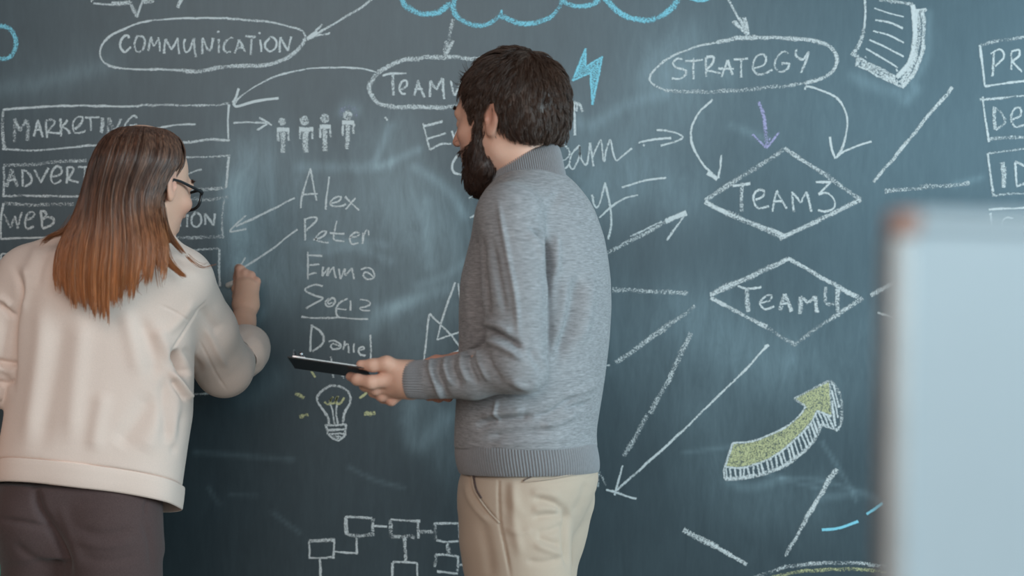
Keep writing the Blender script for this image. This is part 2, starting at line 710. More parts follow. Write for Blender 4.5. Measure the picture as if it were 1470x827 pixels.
M = {
    'board': chalkboard_mat(),
    'white': chalk_mat('white_chalk', (0.68, 0.715, 0.725)),
    'blue': chalk_mat('blue_chalk', (0.27, 0.66, 0.80)),
    'yellow': chalk_mat('yellow_chalk', (0.58, 0.58, 0.33)),
    'purple': chalk_mat('purple_chalk', (0.44, 0.42, 0.66)),
    'wall': plain('wall_paint', (0.55, 0.56, 0.56), 0.8, 0.3),
    'floor': plain('floor_boards', (0.28, 0.22, 0.17), 0.5, 0.4, var=0.2, sc=8),
    'sweater': fabric('grey_knit', (0.285, 0.28, 0.29), 0.50, (0.42, 0.42, 4.0), 140, 0.6, broad=0.06),
    'rib': fabric('grey_rib_knit', (0.25, 0.245, 0.255), 0.15, (4, 4, 1), 160, 0.35),
    'chino': fabric('beige_chino', (0.50, 0.385, 0.30), 0.06, (1, 1, 1), 700, 0.25),
    'jacket': fabric('cream_cloth', (0.79, 0.625, 0.545), 0.06, (1, 1, 1), 500, 0.3, broad=0.03),
    'brown': fabric('brown_wool', (0.086, 0.055, 0.053), 0.28, (1, 1, 1), 500, 0.4),
    'skin_m': skin_mat('skin_of_man', (0.73, 0.43, 0.32), (0.52, 0.20, 0.15)),
    'skin_w': skin_mat('skin_of_woman', (0.74, 0.43, 0.31), (0.60, 0.26, 0.20)),
    'hair_m': hair_mat('short_brown_hair', (0.055, 0.031, 0.022), (0.055, 0.031, 0.022), 0.0, 1.0, (0.30, 0.18, 0.125), 0.42),
    'beard_m': hair_mat('brown_beard', (0.040, 0.019, 0.013), (0.040, 0.019, 0.013), 0.0, 1.0, (0.16, 0.075, 0.045), 0.5),
    'hair_w': hair_mat('ombre_brown_hair', (0.055, 0.028, 0.021), (0.30, 0.105, 0.035), 1.57, 1.37, (0.26, 0.135, 0.09), 0.36),
    'black': plain('black_plastic', (0.012, 0.013, 0.015), 0.35, 0.5),
    'paper': plain('paper_white', (0.80, 0.80, 0.79), 0.8, 0.3),
    'steel': plain('polished_steel', (0.42, 0.42, 0.44), 0.3, 0.5, 1.0),
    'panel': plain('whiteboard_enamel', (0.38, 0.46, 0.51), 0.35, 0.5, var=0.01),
    'alu': plain('brushed_aluminium', (0.45, 0.43, 0.42), 0.45, 0.5, 0.6),
    'corner': plain('reddish_plastic_corner', (0.36, 0.22, 0.18), 0.5),
    'chalk': plain('chalk_stick_white', (0.85, 0.85, 0.83), 0.9, 0.2),
    'teal': plain('turquoise_plastic', (0.12, 0.52, 0.44), 0.5),
    'shoe': plain('dark_leather', (0.03, 0.025, 0.022), 0.45),
}
_g = NT('spectacle_lens')
_g.b.inputs['Transmission Weight'].default_value = 1.0
_g.b.inputs['Roughness'].default_value = 0.02
_g.b.inputs['IOR'].default_value = 1.05
_g.b.inputs['Base Color'].default_value = (0.93, 0.97, 0.98, 1)
M['lens'] = _g.m

# ------------------------------------------------------------------ the setting
def struct(name, V, F, mat):
    o = link(name, fast_mesh(name, V, F, smooth=False), mat)
    o['kind'] = 'structure'
    return o


V, F = box((0, 0.10, 1.45), (7.0, 0.12, 2.9)); struct('wall_back', V, F, M['wall'])
V, F = box((0, -2.9, -0.05), (7.0, 6.2, 0.1)); struct('floor', V, F, M['floor'])

# ------------------------------------------------------------------ chalkboard
BX0, BX1, BZ0, BZ1 = -2.4, 2.4, 0.32, 2.62
base = (0, 0.02, BZ0)
board = thing('chalkboard', 'dark slate chalkboard covering the wall, full of chalk diagrams and words', 'chalkboard', base)
nx, nz = 620, 300
gx, gz = np.linspace(BX0, BX1, nx), np.linspace(BZ0, BZ1, nz)
GX, GZ = np.meshgrid(gx, gz, indexing='ij')
sb = scale(0.0)
GPX, GPY = 735 + GX / sb, 413.5 - (GZ - CAM_Z) / sb
dust = np.full(GX.shape, 0.05)


def smear(w, amt, pts):
    P = smooth_path(pts, 12.0)
    d2 = np.full(GX.shape, 1e9)
    for a, b in zip(P[:-1], P[1:]):
        ab = b - a
        t = np.clip(((GPX - a[0]) * ab[0] + (GPY - a[1]) * ab[1]) / max(ab @ ab, 1e-9), 0, 1)
        d2 = np.minimum(d2, (GPX - a[0] - t * ab[0]) ** 2 + (GPY - a[1] - t * ab[1]) ** 2)
    np.maximum(dust, 0, out=dust)
    dust[...] += amt * np.exp(-d2 / (w * w))


# wiped chalk: broad clouds, then single swipes of the cloth
for w, amt, pts in [
    (70, .20, [(380, 260), (470, 300), (560, 300), (640, 330)]),
    (60, .16, [(400, 400), (500, 420), (600, 470)]),
    (55, .16, [(560, 210), (600, 300), (640, 400)]),
    (40, .14, [(360, 230), (370, 320), (375, 400)]),
    (26, .20, [(335, 290), (345, 350), (335, 420)]),
    (18, .20, [(340, 260), (333, 330), (345, 390)]),
    (70, .13, [(820, 220), (900, 190), (960, 150)]),
    (45, .16, [(860, 280), (920, 265), (975, 280)]),
    (90, .10, [(900, 480), (1000, 490), (1100, 520), (1230, 500)]),
    (45, .14, [(1000, 450), (1050, 490), (1120, 520)]),
    (50, .09, [(1010, 600), (1040, 700), (1150, 720)]),
    (120, .06, [(980, 60), (1100, 110), (1250, 200)]),
    (25, .13, [(935, 110), (960, 75), (990, 55)]),
    (18, .10, [(960, 110), (1000, 95), (1040, 105)]),
    (40, .06, [(20, 130), (90, 110), (150, 95)]),
    (12, .10, [(0, 128), (60, 118), (150, 95)]),
    (14, .16, [(640, 600), (600, 640), (585, 600), (590, 580)]),
    (45, .12, [(620, 590), (650, 640)]),
    (7, .22, [(595, 240), (640, 270), (668, 310)]),
    (6, .20, [(560, 180), (545, 220), (540, 240), (600, 215)]),
    (8, .16, [(430, 240), (520, 240), (560, 236)]),
    (7, .16, [(450, 365), (510, 355), (560, 375)]),
    (7, .15, [(440, 350), (500, 345), (555, 352)]),
    (7, .15, [(600, 410), (640, 395), (668, 375)]),
    (9, .16, [(530, 460), (590, 430), (640, 415)]),
    (9, .14, [(540, 445), (580, 435)]),
    (10, .13, [(525, 480), (565, 450), (600, 430)]),
    (8, .14, [(615, 290), (612, 340), (620, 380)]),
    (20, .12, [(360, 570), (380, 560), (395, 545)]),
    (10, .14, [(355, 480), (375, 450)]),
    (10, .16, [(492, 160), (499, 152), (510, 158)]),
    (9, .12, [(820, 170), (850, 180), (900, 150), (955, 135)]),
    (6, .12, [(1050, 180), (1100, 200)]),
    (10, .14, [(1225, 110), (1260, 125), (1290, 132)]),
    (7, .14, [(1332, 20), (1330, 80), (1310, 120)]),
    (8, .16, [(1300, 145), (1315, 128)]),
    (3, .13, [(1180, 635), (1215, 690), (1230, 720)]),
    (3, .12, [(1120, 685), (1180, 690), (1230, 705)]),
    (3, .12, [(1100, 680), (1150, 695), (1175, 700)]),
    (7, .14, [(1045, 690), (1070, 700), (1120, 690)]),
    (6, .12, [(1180, 715), (1240, 708), (1260, 720)]),
    (3, .10, [(1060, 640), (980, 650)]),
    (4, .10, [(280, 649), (420, 660)]),
    (3, .10, [(390, 735), (430, 765)]),
    (3, .09, [(300, 700), (315, 725)]),
    (3, .08, [(330, 710), (370, 712)]),
    (3, .09, [(500, 670), (540, 690), (580, 700)]),
    (5, .12, [(1370, 265), (1410, 255)]),
]:
    smear(w, amt, pts)
V = np.stack([GX, np.zeros_like(GX), GZ], -1).reshape(-1, 3)
i, j = np.meshgrid(np.arange(nx - 1), np.arange(nz - 1), indexing='ij')
q = i * nz + j
F = np.stack([q, q + nz, q + nz + 1, q + 1], -1).reshape(-1, 4)
nb = len(V)
V2, F2 = box((0, 0.0205, (BZ0 + BZ1) / 2), (BX1 - BX0, 0.039, BZ1 - BZ0))
F = [f.tolist() for f in F] + [[k + nb for k in f] for f in F2]
V = np.vstack([V, V2]) - np.array(base)
link('board_surface', fast_mesh('board_surface', V, F, {'dust': np.concatenate([dust.ravel(), np.zeros(len(V2))])}, smooth=False), M['board'], board)

# ------------------------------------------------------------------ chalk drawings: (name, chalk, label, strokes)
# a stroke is (style, width in px, density, points): L straight pieces, C flowing line, P filled patch
L, C, P = 'L', 'C', 'P'


class Chalk:
    layer = 0

    def __init__(self):
        self.V, self.F, self.ed, self.dn, self.n = [], [], [], [], 0

    def ribbon(self, Q, w, dens):
        Q = np.asarray(Q, float)
        if len(Q) < 2:
            return
        T = np.gradient(Q, axis=0)
        T /= np.maximum(np.linalg.norm(T, axis=1), 1e-9)[:, None]
        N = np.stack([-T[:, 1], T[:, 0]], 1)
        n = len(Q)
        k = max(3, n // 6)
        jit = np.interp(np.linspace(0, 1, n), np.linspace(0, 1, k), RNG.normal(size=k) * 0.5)
        wj = 1 + np.interp(np.linspace(0, 1, n), np.linspace(0, 1, k), RNG.normal(size=k) * 0.13)
        dj = np.interp(np.linspace(0, 1, n), np.linspace(0, 1, k), RNG.normal(size=k) * 0.06)
        Q = Q + N * jit[:, None] * min(1, w / 4)
        hw = (w / 2 + 0.6) * wj + (0.8 if w >= 3.6 else 0)
        wide = w >= 3.6
        dens = dens + (0.10 if w < 3 else 0.0)
        Chalk.layer += 1
        y = -0.0004 - 0.0000008 * Chalk.layer
        rows = []
        for o, e in ((-1, 0.0), (-0.55, 0.8), (0, 0.85 if wide else 1.0), (0.55, 0.8), (1, 0.0)):
            R = Q + N * (hw * o)[:, None]
            rows.append(np.stack([(R[:, 0] - 735) * sb, np.full(n, y), CAM_Z - (R[:, 1] - 413.5) * sb], 1))
            self.ed.append(np.full(n, e)); self.dn.append(dens + dj)
        for r in range(4):
            a = self.n + r * n + np.arange(n - 1)
            self.F += np.stack([a, a + 1, a + n + 1, a + n], 1).tolist()
        self.V += rows
        self.n += 5 * n

    def stroke(self, st):
        kind, w, dens, pts = st
        if kind == C:
            self.ribbon(smooth_path(pts), w, dens)
        elif kind == L:
            for a, b in zip(pts[:-1], pts[1:]):
                self.ribbon(smooth_path([a, b]), w, dens)
        else:
            tri = tessellate_polygon([[Vector((x, y, 0)) for x, y in pts]])
            Chalk.layer += 1
            y = -0.0004 - 0.0000008 * Chalk.layer
            A = np.array(pts, float)
            self.V.append(np.stack([(A[:, 0] - 735) * sb, np.full(len(A), y), CAM_Z - (A[:, 1] - 413.5) * sb], 1))
            self.F += [[k + self.n for k in t] for t in tri]
            self.ed.append(np.full(len(A), 0.6)); self.dn.append(np.full(len(A), dens))
            self.n += len(A)

    def build(self, name, mat, label=None):
        V = np.vstack(self.V) - np.array(base)
        o = link(name, fast_mesh(name, V, self.F, {'ed': np.concatenate(self.ed), 'dn': np.concatenate(self.dn)}, smooth=False), mat, board)
        if label:
            o['label'] = label
        return o


def draw(name, chalk, strokes, label=None):
    c = Chalk()
    for s in strokes:
        c.stroke(s)
    return c.build(name, M[chalk], label)


D0, D1, D2 = 0.88, 1.02, 1.3     # worn, normal, dense chalk

draw('speech_bubble', 'white', [
    (L, 3, D1, [(134, 5), (165, 6.5)]), (L, 5, D1, [(160, 6), (187, 3)]), (L, 5, D1, [(187, 3), (197, 25)]),
    (L, 3, D1, [(197, 25), (205, 0)]), (L, 7, D1, [(206, 2), (221, 0)]), (L, 2.5, D0, [(131, 3), (135, -2)])])
draw('chalk_arrow', 'white', [(L, 4, D1, [(255, 11), (260, -1)]), (L, 3, D1, [(255, 11), (262, -1)])])
draw('oval_frame', 'white', [
    (C, 2.4, D1, [(328, 26), (310, 26.5), (280, 26), (240, 27.5), (215, 30), (200, 33), (185, 39), (170, 45), (155, 54), (146, 66), (144, 77), (147, 86), (155, 94), (165, 97), (190, 99), (215, 100)]),
    (C, 3.2, D1, [(215, 100), (250, 100.5), (270, 101.5)]),
    (C, 4.6, D1, [(262, 101.5), (285, 102.5), (300, 100), (325, 96), (350, 94.5), (375, 94), (395, 90), (412, 83), (424, 75), (434, 64), (438, 56)]),
    (C, 3.2, D1, [(438, 57), (438, 50), (432, 43), (412, 38), (390, 32), (370, 30), (345, 28), (326, 26)])])
draw('lettering', 'white', [
    (C, 2.6, D1, [(185, 55), (183, 51), (177, 54), (173, 62), (173, 68), (177, 74), (181, 74), (188, 67)]),
    (C, 3, D1, [(198, 51), (195, 57), (193.5, 64), (195, 72), (198, 74.5), (203.5, 73.5), (207, 67), (207.5, 58.5), (205, 53), (199, 51.5)]),
    (L, 3, D1, [(213, 73), (216.5, 53), (221, 66.5), (228.5, 54), (229.5, 74)]),
    (L, 2.6, D1, [(235, 77), (237.5, 56), (246, 71.5), (255, 54.5), (257.5, 77.5)]),
    (C, 3, D1, [(266, 56), (264, 64), (266, 74), (271.5, 72), (278, 55)]), (L, 3.2, D1, [(278, 55), (279.5, 68), (281, 82)]),
    (L, 3.4, D1, [(290, 78), (290.5, 54.5), (298.5, 72), (303, 71), (306, 54.5)]),
    (L, 3.4, D1, [(314, 56), (314, 76)]), (L, 2.5, D0, [(312, 47), (315, 45)]),
    (C, 3, D1, [(335, 54.5), (330, 54.5), (323, 61), (321, 70), (324.5, 75), (331.5, 74)]),
    (L, 3, D1, [(337, 76.5), (344, 57), (352, 75)]), (L, 3, D1, [(340, 69), (349, 68)]),
    (L, 3, D1, [(352, 52), (367, 53)]), (L, 3.2, D1, [(360.5, 53), (360.5, 79)]),
    (L, 2.6, D1, [(373.5, 57), (375.5, 74.5)]), (L, 2.5, D1, [(371.5, 48.5), (373.5, 46.5)]),
    (C, 2.6, D1, [(388.5, 53.5), (381.5, 61), (381, 68), (387, 74), (394.5, 70), (397, 61), (392, 54), (387, 54)]),
    (L, 2.8, D1, [(401.5, 75.5), (402.5, 53.5), (413.5, 73), (417.5, 52.5)])])
draw('chalk_arrow', 'white', [
    (C, 3.2, D1, [(538, -4), (520, 10), (500, 22), (470, 40), (441, 57)]), (L, 3, D1, [(462.5, 35), (454, 44), (441, 56)]),
    (L, 3, D1, [(474, 48.5), (455, 50.5), (441, 57)]), (L, 4, D2, [(456, 46), (442, 56)])])
draw('chalk_arrow', 'white', [
    (C, 1.7, D1, [(541, 104), (520, 98.5), (490, 97), (450, 98), (420, 103), (395, 110), (370, 122), (345, 139), (337, 149)]),
    (C, 3, D2, [(343, 127), (339, 138), (335, 148)]), (C, 2.6, D2, [(335, 148), (338, 152.5), (345, 152), (370, 144.5), (400, 141)])])
draw('box_frame', 'white', [
    (C, 2.8, D1, [(4, 157.5), (45, 154.5), (97, 152), (140, 152), (200, 153)]), (C, 3.4, D1, [(196, 153), (210, 151), (255, 151), (300, 151.5)]),
    (C, 2.6, D0, [(295, 151.5), (315, 150), (329, 148)]), (C, 2.4, D1, [(329, 150), (327, 175), (328, 201)]),
    (C, 3, D1, [(330, 201.5), (300, 200), (266, 204.5), (200, 207), (140, 208.5), (110, 211), (50, 216), (3, 213.5)]),
    (C, 3.8, D0, [(5, 160), (4, 180), (6, 213)])])
draw('lettering', 'white', [
    (L, 3.6, D0, [(20.4, 204), (21, 170.5)]), (L, 3.6, D1, [(21, 170.5), (28.5, 188), (38.8, 172.6)]), (L, 3.6, D0, [(38.8, 172.6), (40.5, 184), (39.5, 202)]),
    (L, 3.2, D1, [(49, 196), (54.5, 172), (62, 197)]), (L, 2.6, D1, [(50, 187.5), (58.5, 186)]),
    (L, 3.4, D1, [(67.5, 198), (65.5, 174)]), (C, 3, D1, [(65.5, 174), (73.5, 172.5), (78, 176.5), (68, 190)]), (L, 2.6, D1, [(68, 190), (87, 191.5)]),
    (L, 3.4, D1, [(88, 196), (87, 170)]), (L, 2.8, D1, [(96.5, 172), (88.5, 182)]), (C, 2.8, D1, [(88.5, 182), (94, 184), (98, 187), (100.5, 192)]),
    (C, 3, D1, [(107, 185), (113, 181), (117.5, 175.5), (118.5, 169), (111.5, 168.5), (105.5, 175), (104.5, 183.5), (107, 190.5), (114, 191), (123, 187.5)]),
    (L, 3, D1, [(122, 169), (143, 168.5)]), (L, 3.2, D1, [(130, 169), (131, 188)]), (L, 3.6, D1, [(148, 169), (145, 191)]),
    (L, 3.6, D0, [(154, 192), (156.5, 169)]), (L, 4, D0, [(156.5, 169), (163, 186)]), (L, 3.2, D1, [(163, 186), (168, 184), (174, 170.5)]),
    (C, 3, D1, [(196.5, 170), (194, 166), (188, 168), (179.5, 179.5), (181, 186), (188, 189)]), (L, 3, D1, [(186, 180), (197, 179)]),
    (C, 2, D1, [(212, 190), (221, 186), (241.5, 181), (258, 178.7), (281, 178)])])
draw('chalk_arrow', 'white', [(C, 3, D1, [(335, 176.5), (358.5, 175.5), (384, 177)]), (C, 2.6, D1, [(372, 169.5), (380, 173), (390, 180.5)]), (L, 2.6, D1, [(385.6, 176.7), (369, 186.5)])])
draw('box_frame', 'white', [
    (C, 4.2, D0, [(4.8, 236), (16, 237), (54, 235.5), (70, 232.5), (88.5, 231.5), (124, 232)]), (C, 3, D0, [(180, 229), (269, 226), (299, 225.4), (333, 222.5)]),
    (C, 3, D1, [(5, 239), (6, 260), (4.8, 281.7)]), (C, 2.8, D1, [(329, 225), (327, 245), (324.6, 269)]),
    (C, 3.2, D1, [(3.4, 281.7), (54.5, 281.3), (109, 281.7), (200, 278)]), (C, 4, D0, [(200, 277), (274, 273), (299, 272), (325, 269)]),
    (C, 2.2, D1, [(250, 255), (267, 251), (282, 244.7), (289.7, 243)])])
draw('lettering', 'white', [
    (L, 4.2, D0, [(8.8, 268), (17, 243), (24.5, 268)]), (L, 3.2, D1, [(10, 259), (23, 257)]), (L, 3, D0, [(14, 257), (19, 246)]),
    (L, 3, D1, [(32, 243.5), (33.3, 268)]), (C, 3, D1, [(30.6, 244), (37, 246), (42, 250), (45, 256), (44, 262.6), (35.4, 268)]),
    (L, 3, D1, [(49.7, 243.5), (58.5, 262.6)]), (L, 2.8, D1, [(58.5, 262.6), (69.4, 241)]),
    (C, 3, D1, [(75, 253), (82, 252), (87.5, 248), (87, 241.5), (81, 239.5), (75, 247), (74, 257), (77.5, 263), (83, 262), (88.5, 259)]),
    (L, 2.8, D1, [(96, 263.3), (96.6, 240)]), (C, 2.8, D1, [(96.6, 240), (103.4, 240.5), (104.8, 245), (97.3, 257)]), (L, 2.8, D1, [(97.3, 257), (113, 262)]),
    (L, 2.8, D1, [(112, 240), (132, 239)]), (L, 3, D1, [(122, 240), (122, 262)])])
draw('box_frame', 'white', [
    (C, 4, D0, [(4.8, 292), (16, 293), (54.4, 294), (106, 293)]), (C, 4, D0, [(200, 290), (272, 287), (299, 286), (327.6, 282.4)]),
    (C, 2.8, D1, [(5.4, 292), (2, 310), (0.7, 326.6), (1.5, 343)]), (C, 2.4, D1, [(1, 343), (20.5, 342), (47, 341.5), (120, 340)]),
    (C, 3.4, D0, [(321.4, 285.6), (319.5, 310), (319, 340)]), (C, 4, D0, [(180, 345), (237, 342), (274, 341), (321.4, 339)])])
draw('lettering', 'white', [
    (L, 3, D0, [(5.4, 307.5), (15, 327)]), (L, 3, D0, [(15, 327), (21.8, 310)]), (L, 3, D1, [(21.8, 310), (25.3, 328)]), (L, 3, D1, [(25.3, 328), (32, 304.8)]),
    (C, 3, D1, [(38, 315.5), (46, 313), (49.5, 308), (46, 304), (39, 308), (36, 319.8), (39, 328.5), (48.5, 325)]),
    (L, 3.4, D1, [(58.5, 303.4), (60.5, 327)]), (C, 3, D1, [(57.8, 303.4), (64.6, 304), (66, 309.6), (60, 315.7)]),
    (C, 3, D1, [(60, 315.7), (69, 312), (77, 314), (75, 322.5), (61, 328)]), (L, 3, D0, [(70, 313), (77, 315)]),
])
draw('lettering', 'white', [
    (L, 2.8, D0, [(236, 327), (242.5, 309)]), (L, 2.8, D0, [(243.4, 311), (248.3, 326.5)]), (L, 2.8, D1, [(250.8, 306.2), (263.2, 305.4)]), (L, 2.8, D1, [(258.2, 306.7), (258.2, 325.3)]),
    (L, 2.8, D1, [(268.9, 307.9), (268.9, 326)]), (L, 2.4, D1, [(270, 300.5), (271.5, 299)]),
    (C, 2.6, D1, [(281.8, 304.7), (275.6, 312.9), (276.8, 322.8), (283, 325.3), (288.7, 319), (288, 309.2), (281, 304.7)]),
    (L, 2.6, D1, [(295.4, 322.8), (294.2, 306.7), (306.5, 324), (309, 306.7)])])
draw('box_frame', 'white', [
    (L, 2.2, D1, [(2, 364.5), (40, 365)]), (L, 2, D0, [(40, 365), (246, 361)]), (L, 2, D0, [(1.6, 395), (3, 413)]), (L, 2.4, D0, [(3, 413), (242, 413)]), (L, 2.2, D1, [(2, 364.5), (1.6, 400)]), (C, 3, D0, [(245, 361), (289.2, 358.7), (310.3, 356.2), (316, 358.5)]),
    (C, 2.8, D1, [(315.2, 358.2), (314.5, 385), (316, 411)]), (C, 3.6, D0, [(317.7, 409.5), (299, 411), (240, 413)])])
draw('box_frame', 'white', [
    (C, 3, D0, [(200, 568), (275.5, 566.5), (306.6, 564)]), (L, 2, D1, [(301.7, 545), (302, 565)]), (C, 2, D1, [(-20, 566), (1.6, 566), (19, 569), (90, 570), (200, 568)])])
draw('chalk_arrow', 'white', [
    (C, 2.2, D1, [(423, 284), (385.8, 303), (338.7, 325.3)]), (C, 2.2, D1, [(353.6, 309.2), (340, 321), (330, 332), (340, 331.5), (353.6, 328.5)])])
draw('chalk_arrow', 'white', [(L, 2.2, D1, [(426.7, 329), (393.3, 356.2), (351, 383.5)]), (L, 2, D1, [(352.4, 369.9), (344, 383)]), (L, 2, D1, [(344, 383), (352, 383)])])

for hx, hy, hr, sx0, sx1, sy, cx0, cx1, cy0, cy1, ax, ay0, ay1, bx, by0, by1, cw in [
    (405, 174.4, 3.6, 397.5, 415.5, 186.5, 406, 406.5, 188, 219.5, 398.5, 188, 203, 414.5, 188, 202, 9),
    (437, 173, 3.6, 429.5, 450, 186, 439.5, 440, 188, 219, 431, 188, 199.5, 449, 188, 199.5, 10),
    (466, 170, 3.4, 459, 475, 182.5, 466, 466.8, 184, 217, 459.5, 185, 198, 474.5, 185, 197, 10),
    (499, 166, 3.4, 491, 508.5, 176.5, 499.5, 499, 178, 214, 492, 180, 195, 508, 178, 192, 8)]:
    th = np.linspace(0, 6.6, 12)
    draw('stick_figure', 'white', [
        (C, 4.4, D1, [(hx + hr * math.cos(t), hy + hr * 1.1 * math.sin(t)) for t in th]), (L, 4, D0, [(hx - 2, hy), (hx + 2, hy)]),
        (L, 4.6, D2, [(sx0, sy), (sx1, sy)]), (L, cw - 2.6, D1, [(cx0, cy0), (cx1, cy1)]),
        (L, 3.5, D1, [(ax, ay0), (ax, ay1)]), (L, 3.5, D1, [(bx, by0), (bx, by1)])])
draw('purple_scribble', 'purple', [(C, 7, 0.75, [(490, 168), (490, 159), (497, 154), (506, 155), (511, 161), (509, 168)])], 'pale purple smudge')

draw('lettering', 'white', [
    (C, 2, D1, [(432.3, 299), (434, 280), (445.4, 241.8)]), (C, 2, D1, [(445.4, 241.8), (450, 266), (454.5, 288)]), (L, 2, D1, [(434, 279.5), (456, 277.7)]),
    (C, 2.4, D1, [(472, 253.6), (469, 280.8), (467.5, 301)]),
    (C, 2, D1, [(474.4, 291.7), (482, 290.5), (488, 287), (489.5, 282.6), (481.7, 283), (474.8, 290), (477, 295.7), (489, 296.4), (497, 293.5)]),
    (L, 2, D1, [(495.3, 282.3), (515.3, 302.2)]), (L, 2, D1, [(510, 284), (496, 300.4)]),
    (L, 2.3, D1, [(437.8, 313.5), (438.1, 345.2)]), (C, 2.2, D1, [(436.7, 315.3), (447.2, 312), (454.8, 313), (452.7, 319), (439.6, 331.6)]),
    (C, 2, D1, [(450, 344.3), (458, 342), (465.4, 338), (468.6, 332.5), (461.7, 332.5), (453.6, 340.7), (456.3, 346.2), (471.7, 348.3)]),
    (C, 2, D1, [(483.5, 317), (479.5, 338.9), (481.7, 344.3), (494.4, 345.8)]), (L, 2, D1, [(473.5, 335), (494.4, 335.6)]),
    (C, 2.2, D1, [(503, 341), (509, 340), (514.4, 338), (515.3, 334.4), (509, 334), (502.6, 341), (503.5, 348), (507, 350.7), (514.4, 349)]),
    (L, 2.4, D1, [(521.6, 334.4), (520.7, 350)]), (C, 2.2, D1, [(521.3, 339), (526.2, 330.7), (529.3, 332.5), (529, 339)])])
draw('lettering', 'white', [
    (L, 2.2, D1, [(441.9, 361.6), (441.9, 401.3)]), (L, 2.4, D1, [(441.9, 366.5), (462.6, 367)]), (L, 2, D1, [(441.9, 381), (458.7, 379)]), (L, 2, D1, [(442.8, 394.1), (454.4, 391.6)]),
    (L, 2, D1, [(463.5, 382.9), (462.6, 396.4), (472.3, 383.9), (470, 396.4), (479, 382.9), (481.5, 399.4)]),
    (L, 2, D1, [(486.8, 385.8), (488.7, 400.7), (495.5, 385.8), (495.5, 395.5), (505.2, 384.8), (508.6, 400.7)]),
    (C, 2, D1, [(517.7, 385.8), (528.4, 383.9), (536.1, 389.7), (537, 398.4), (527.4, 400.7), (521.6, 395.5), (524.5, 390.6), (531, 393), (536, 398)])])
draw('lettering', 'white', [
    (C, 2.2, D1, [(463.5, 410.4), (452.9, 409), (440.3, 412.9), (438.4, 417.7), (451, 423.5), (463, 427.4), (461.6, 430.3), (450, 436.5), (439, 442.5)]),
    (C, 2, D1, [(473.2, 428.4), (467.4, 433.2), (469.4, 439.4), (477, 439), (481, 432.3), (478, 427.8), (471.5, 432.3), (472, 436), (477, 434)]),
    (C, 2, D1, [(499, 428.4), (487.7, 435.2), (482.9, 444.8), (483.9, 452.6), (486.8, 456)]), (L, 2, D1, [(481, 442.5), (497.4, 444.8)]),
    (L, 2, D1, [(503.2, 431.3), (503.2, 445.8)]), (C, 2, D1, [(516.8, 430.3), (525.5, 431), (531.9, 436), (525, 440), (516.8, 442), (520.6, 445.8), (531.3, 445.8)]),
    (C, 2.2, D1, [(432.6, 454.9), (449, 456.8), (483.9, 456.4), (511, 457.6), (528.4, 458.8)])])
draw('lettering', 'white', [
    (L, 2.4, D1, [(447.5, 466), (445.2, 505)]), (C, 2.2, D1, [(447.5, 468), (458.7, 473.9), (464.9, 483.5), (462.6, 494.2), (448.6, 504.4)]),
    (C, 2, D1, [(471.9, 490.3), (480, 489), (488.7, 494.2), (487.7, 500), (478, 501), (475.2, 497), (479, 493.5), (488, 497)]),
    (L, 2, D1, [(494.5, 489.4), (493.2, 502)]), (C, 2, D1, [(493.5, 498), (499.4, 494.2), (500.9, 507)]), (L, 2, D1, [(508, 493.2), (508, 506.4)]),
    (C, 2, D1, [(515.8, 502.9), (522.6, 501), (521, 498), (516, 500), (515, 505), (518, 509), (525, 510)]), (C, 2.2, D1, [(531.9, 480.6), (533, 500), (532.5, 520)])])
draw('light_bulb', 'white', [
    (C, 3.4, D1, [(472.6, 609), (471, 600), (466, 592), (460, 583.5), (455.4, 575.3), (458, 565.3), (470.8, 555.4), (480, 554)]),
    (C, 3.2, D1, [(479, 554), (490.7, 555.4), (501.6, 563.5)]), (C, 3.5, D1, [(501, 563), (503.4, 570.8), (500.7, 581.7), (494.4, 592.6), (491.7, 609)]),
    (L, 3, D1, [(466.2, 610.7), (498, 609.8)]), (L, 3, D1, [(468, 611.6), (471.7, 625.2)]), (L, 2.8, D1, [(471.7, 625.2), (485.3, 633.4)]),
    (L, 3.4, D1, [(496.2, 610.7), (495.3, 625.2)]), (L, 2.8, D1, [(495.3, 625.2), (485.3, 633.4)]), (L, 2.8, D1, [(470.8, 617.5), (496, 616)]),
    (L, 2.4, D1, [(471.7, 623.5), (494.4, 622)]), (L, 3, D0, [(476, 627.5), (493.5, 626)]), (L, 3, D0, [(481, 631), (489, 630)]),
    (C, 2.3, D1, [(472.6, 578), (477, 589), (480, 609)]), (C, 2.6, D1, [(483.8, 577), (482.8, 594.4), (485.3, 609)])])
draw('bulb_filament', 'yellow', [(C, 2.4, D1, [(465.7, 577), (470, 580.5), (474, 579)]), (C, 2.6, D1, [(473, 577), (478, 569.9), (475, 574), (475.3, 579), (480, 578), (485.3, 569), (482.6, 573), (483, 579), (489, 579), (494.4, 570.8)])], 'yellow chalk filament')
for pts, w in [([(447.2, 532.7), (452.6, 542)], 2.6), ([(423.6, 565.3), (430, 567), (436.3, 571.7)], 3.6), ([(430, 599), (436, 597), (442.6, 595.3)], 4.4), ([(516.2, 571.7), (528, 562)], 2.6), ([(522.5, 594), (530, 594), (538.8, 592.2)], 4.6)]:
    draw('light_ray', 'yellow', [(L, w, D1, pts)], 'yellow chalk ray')
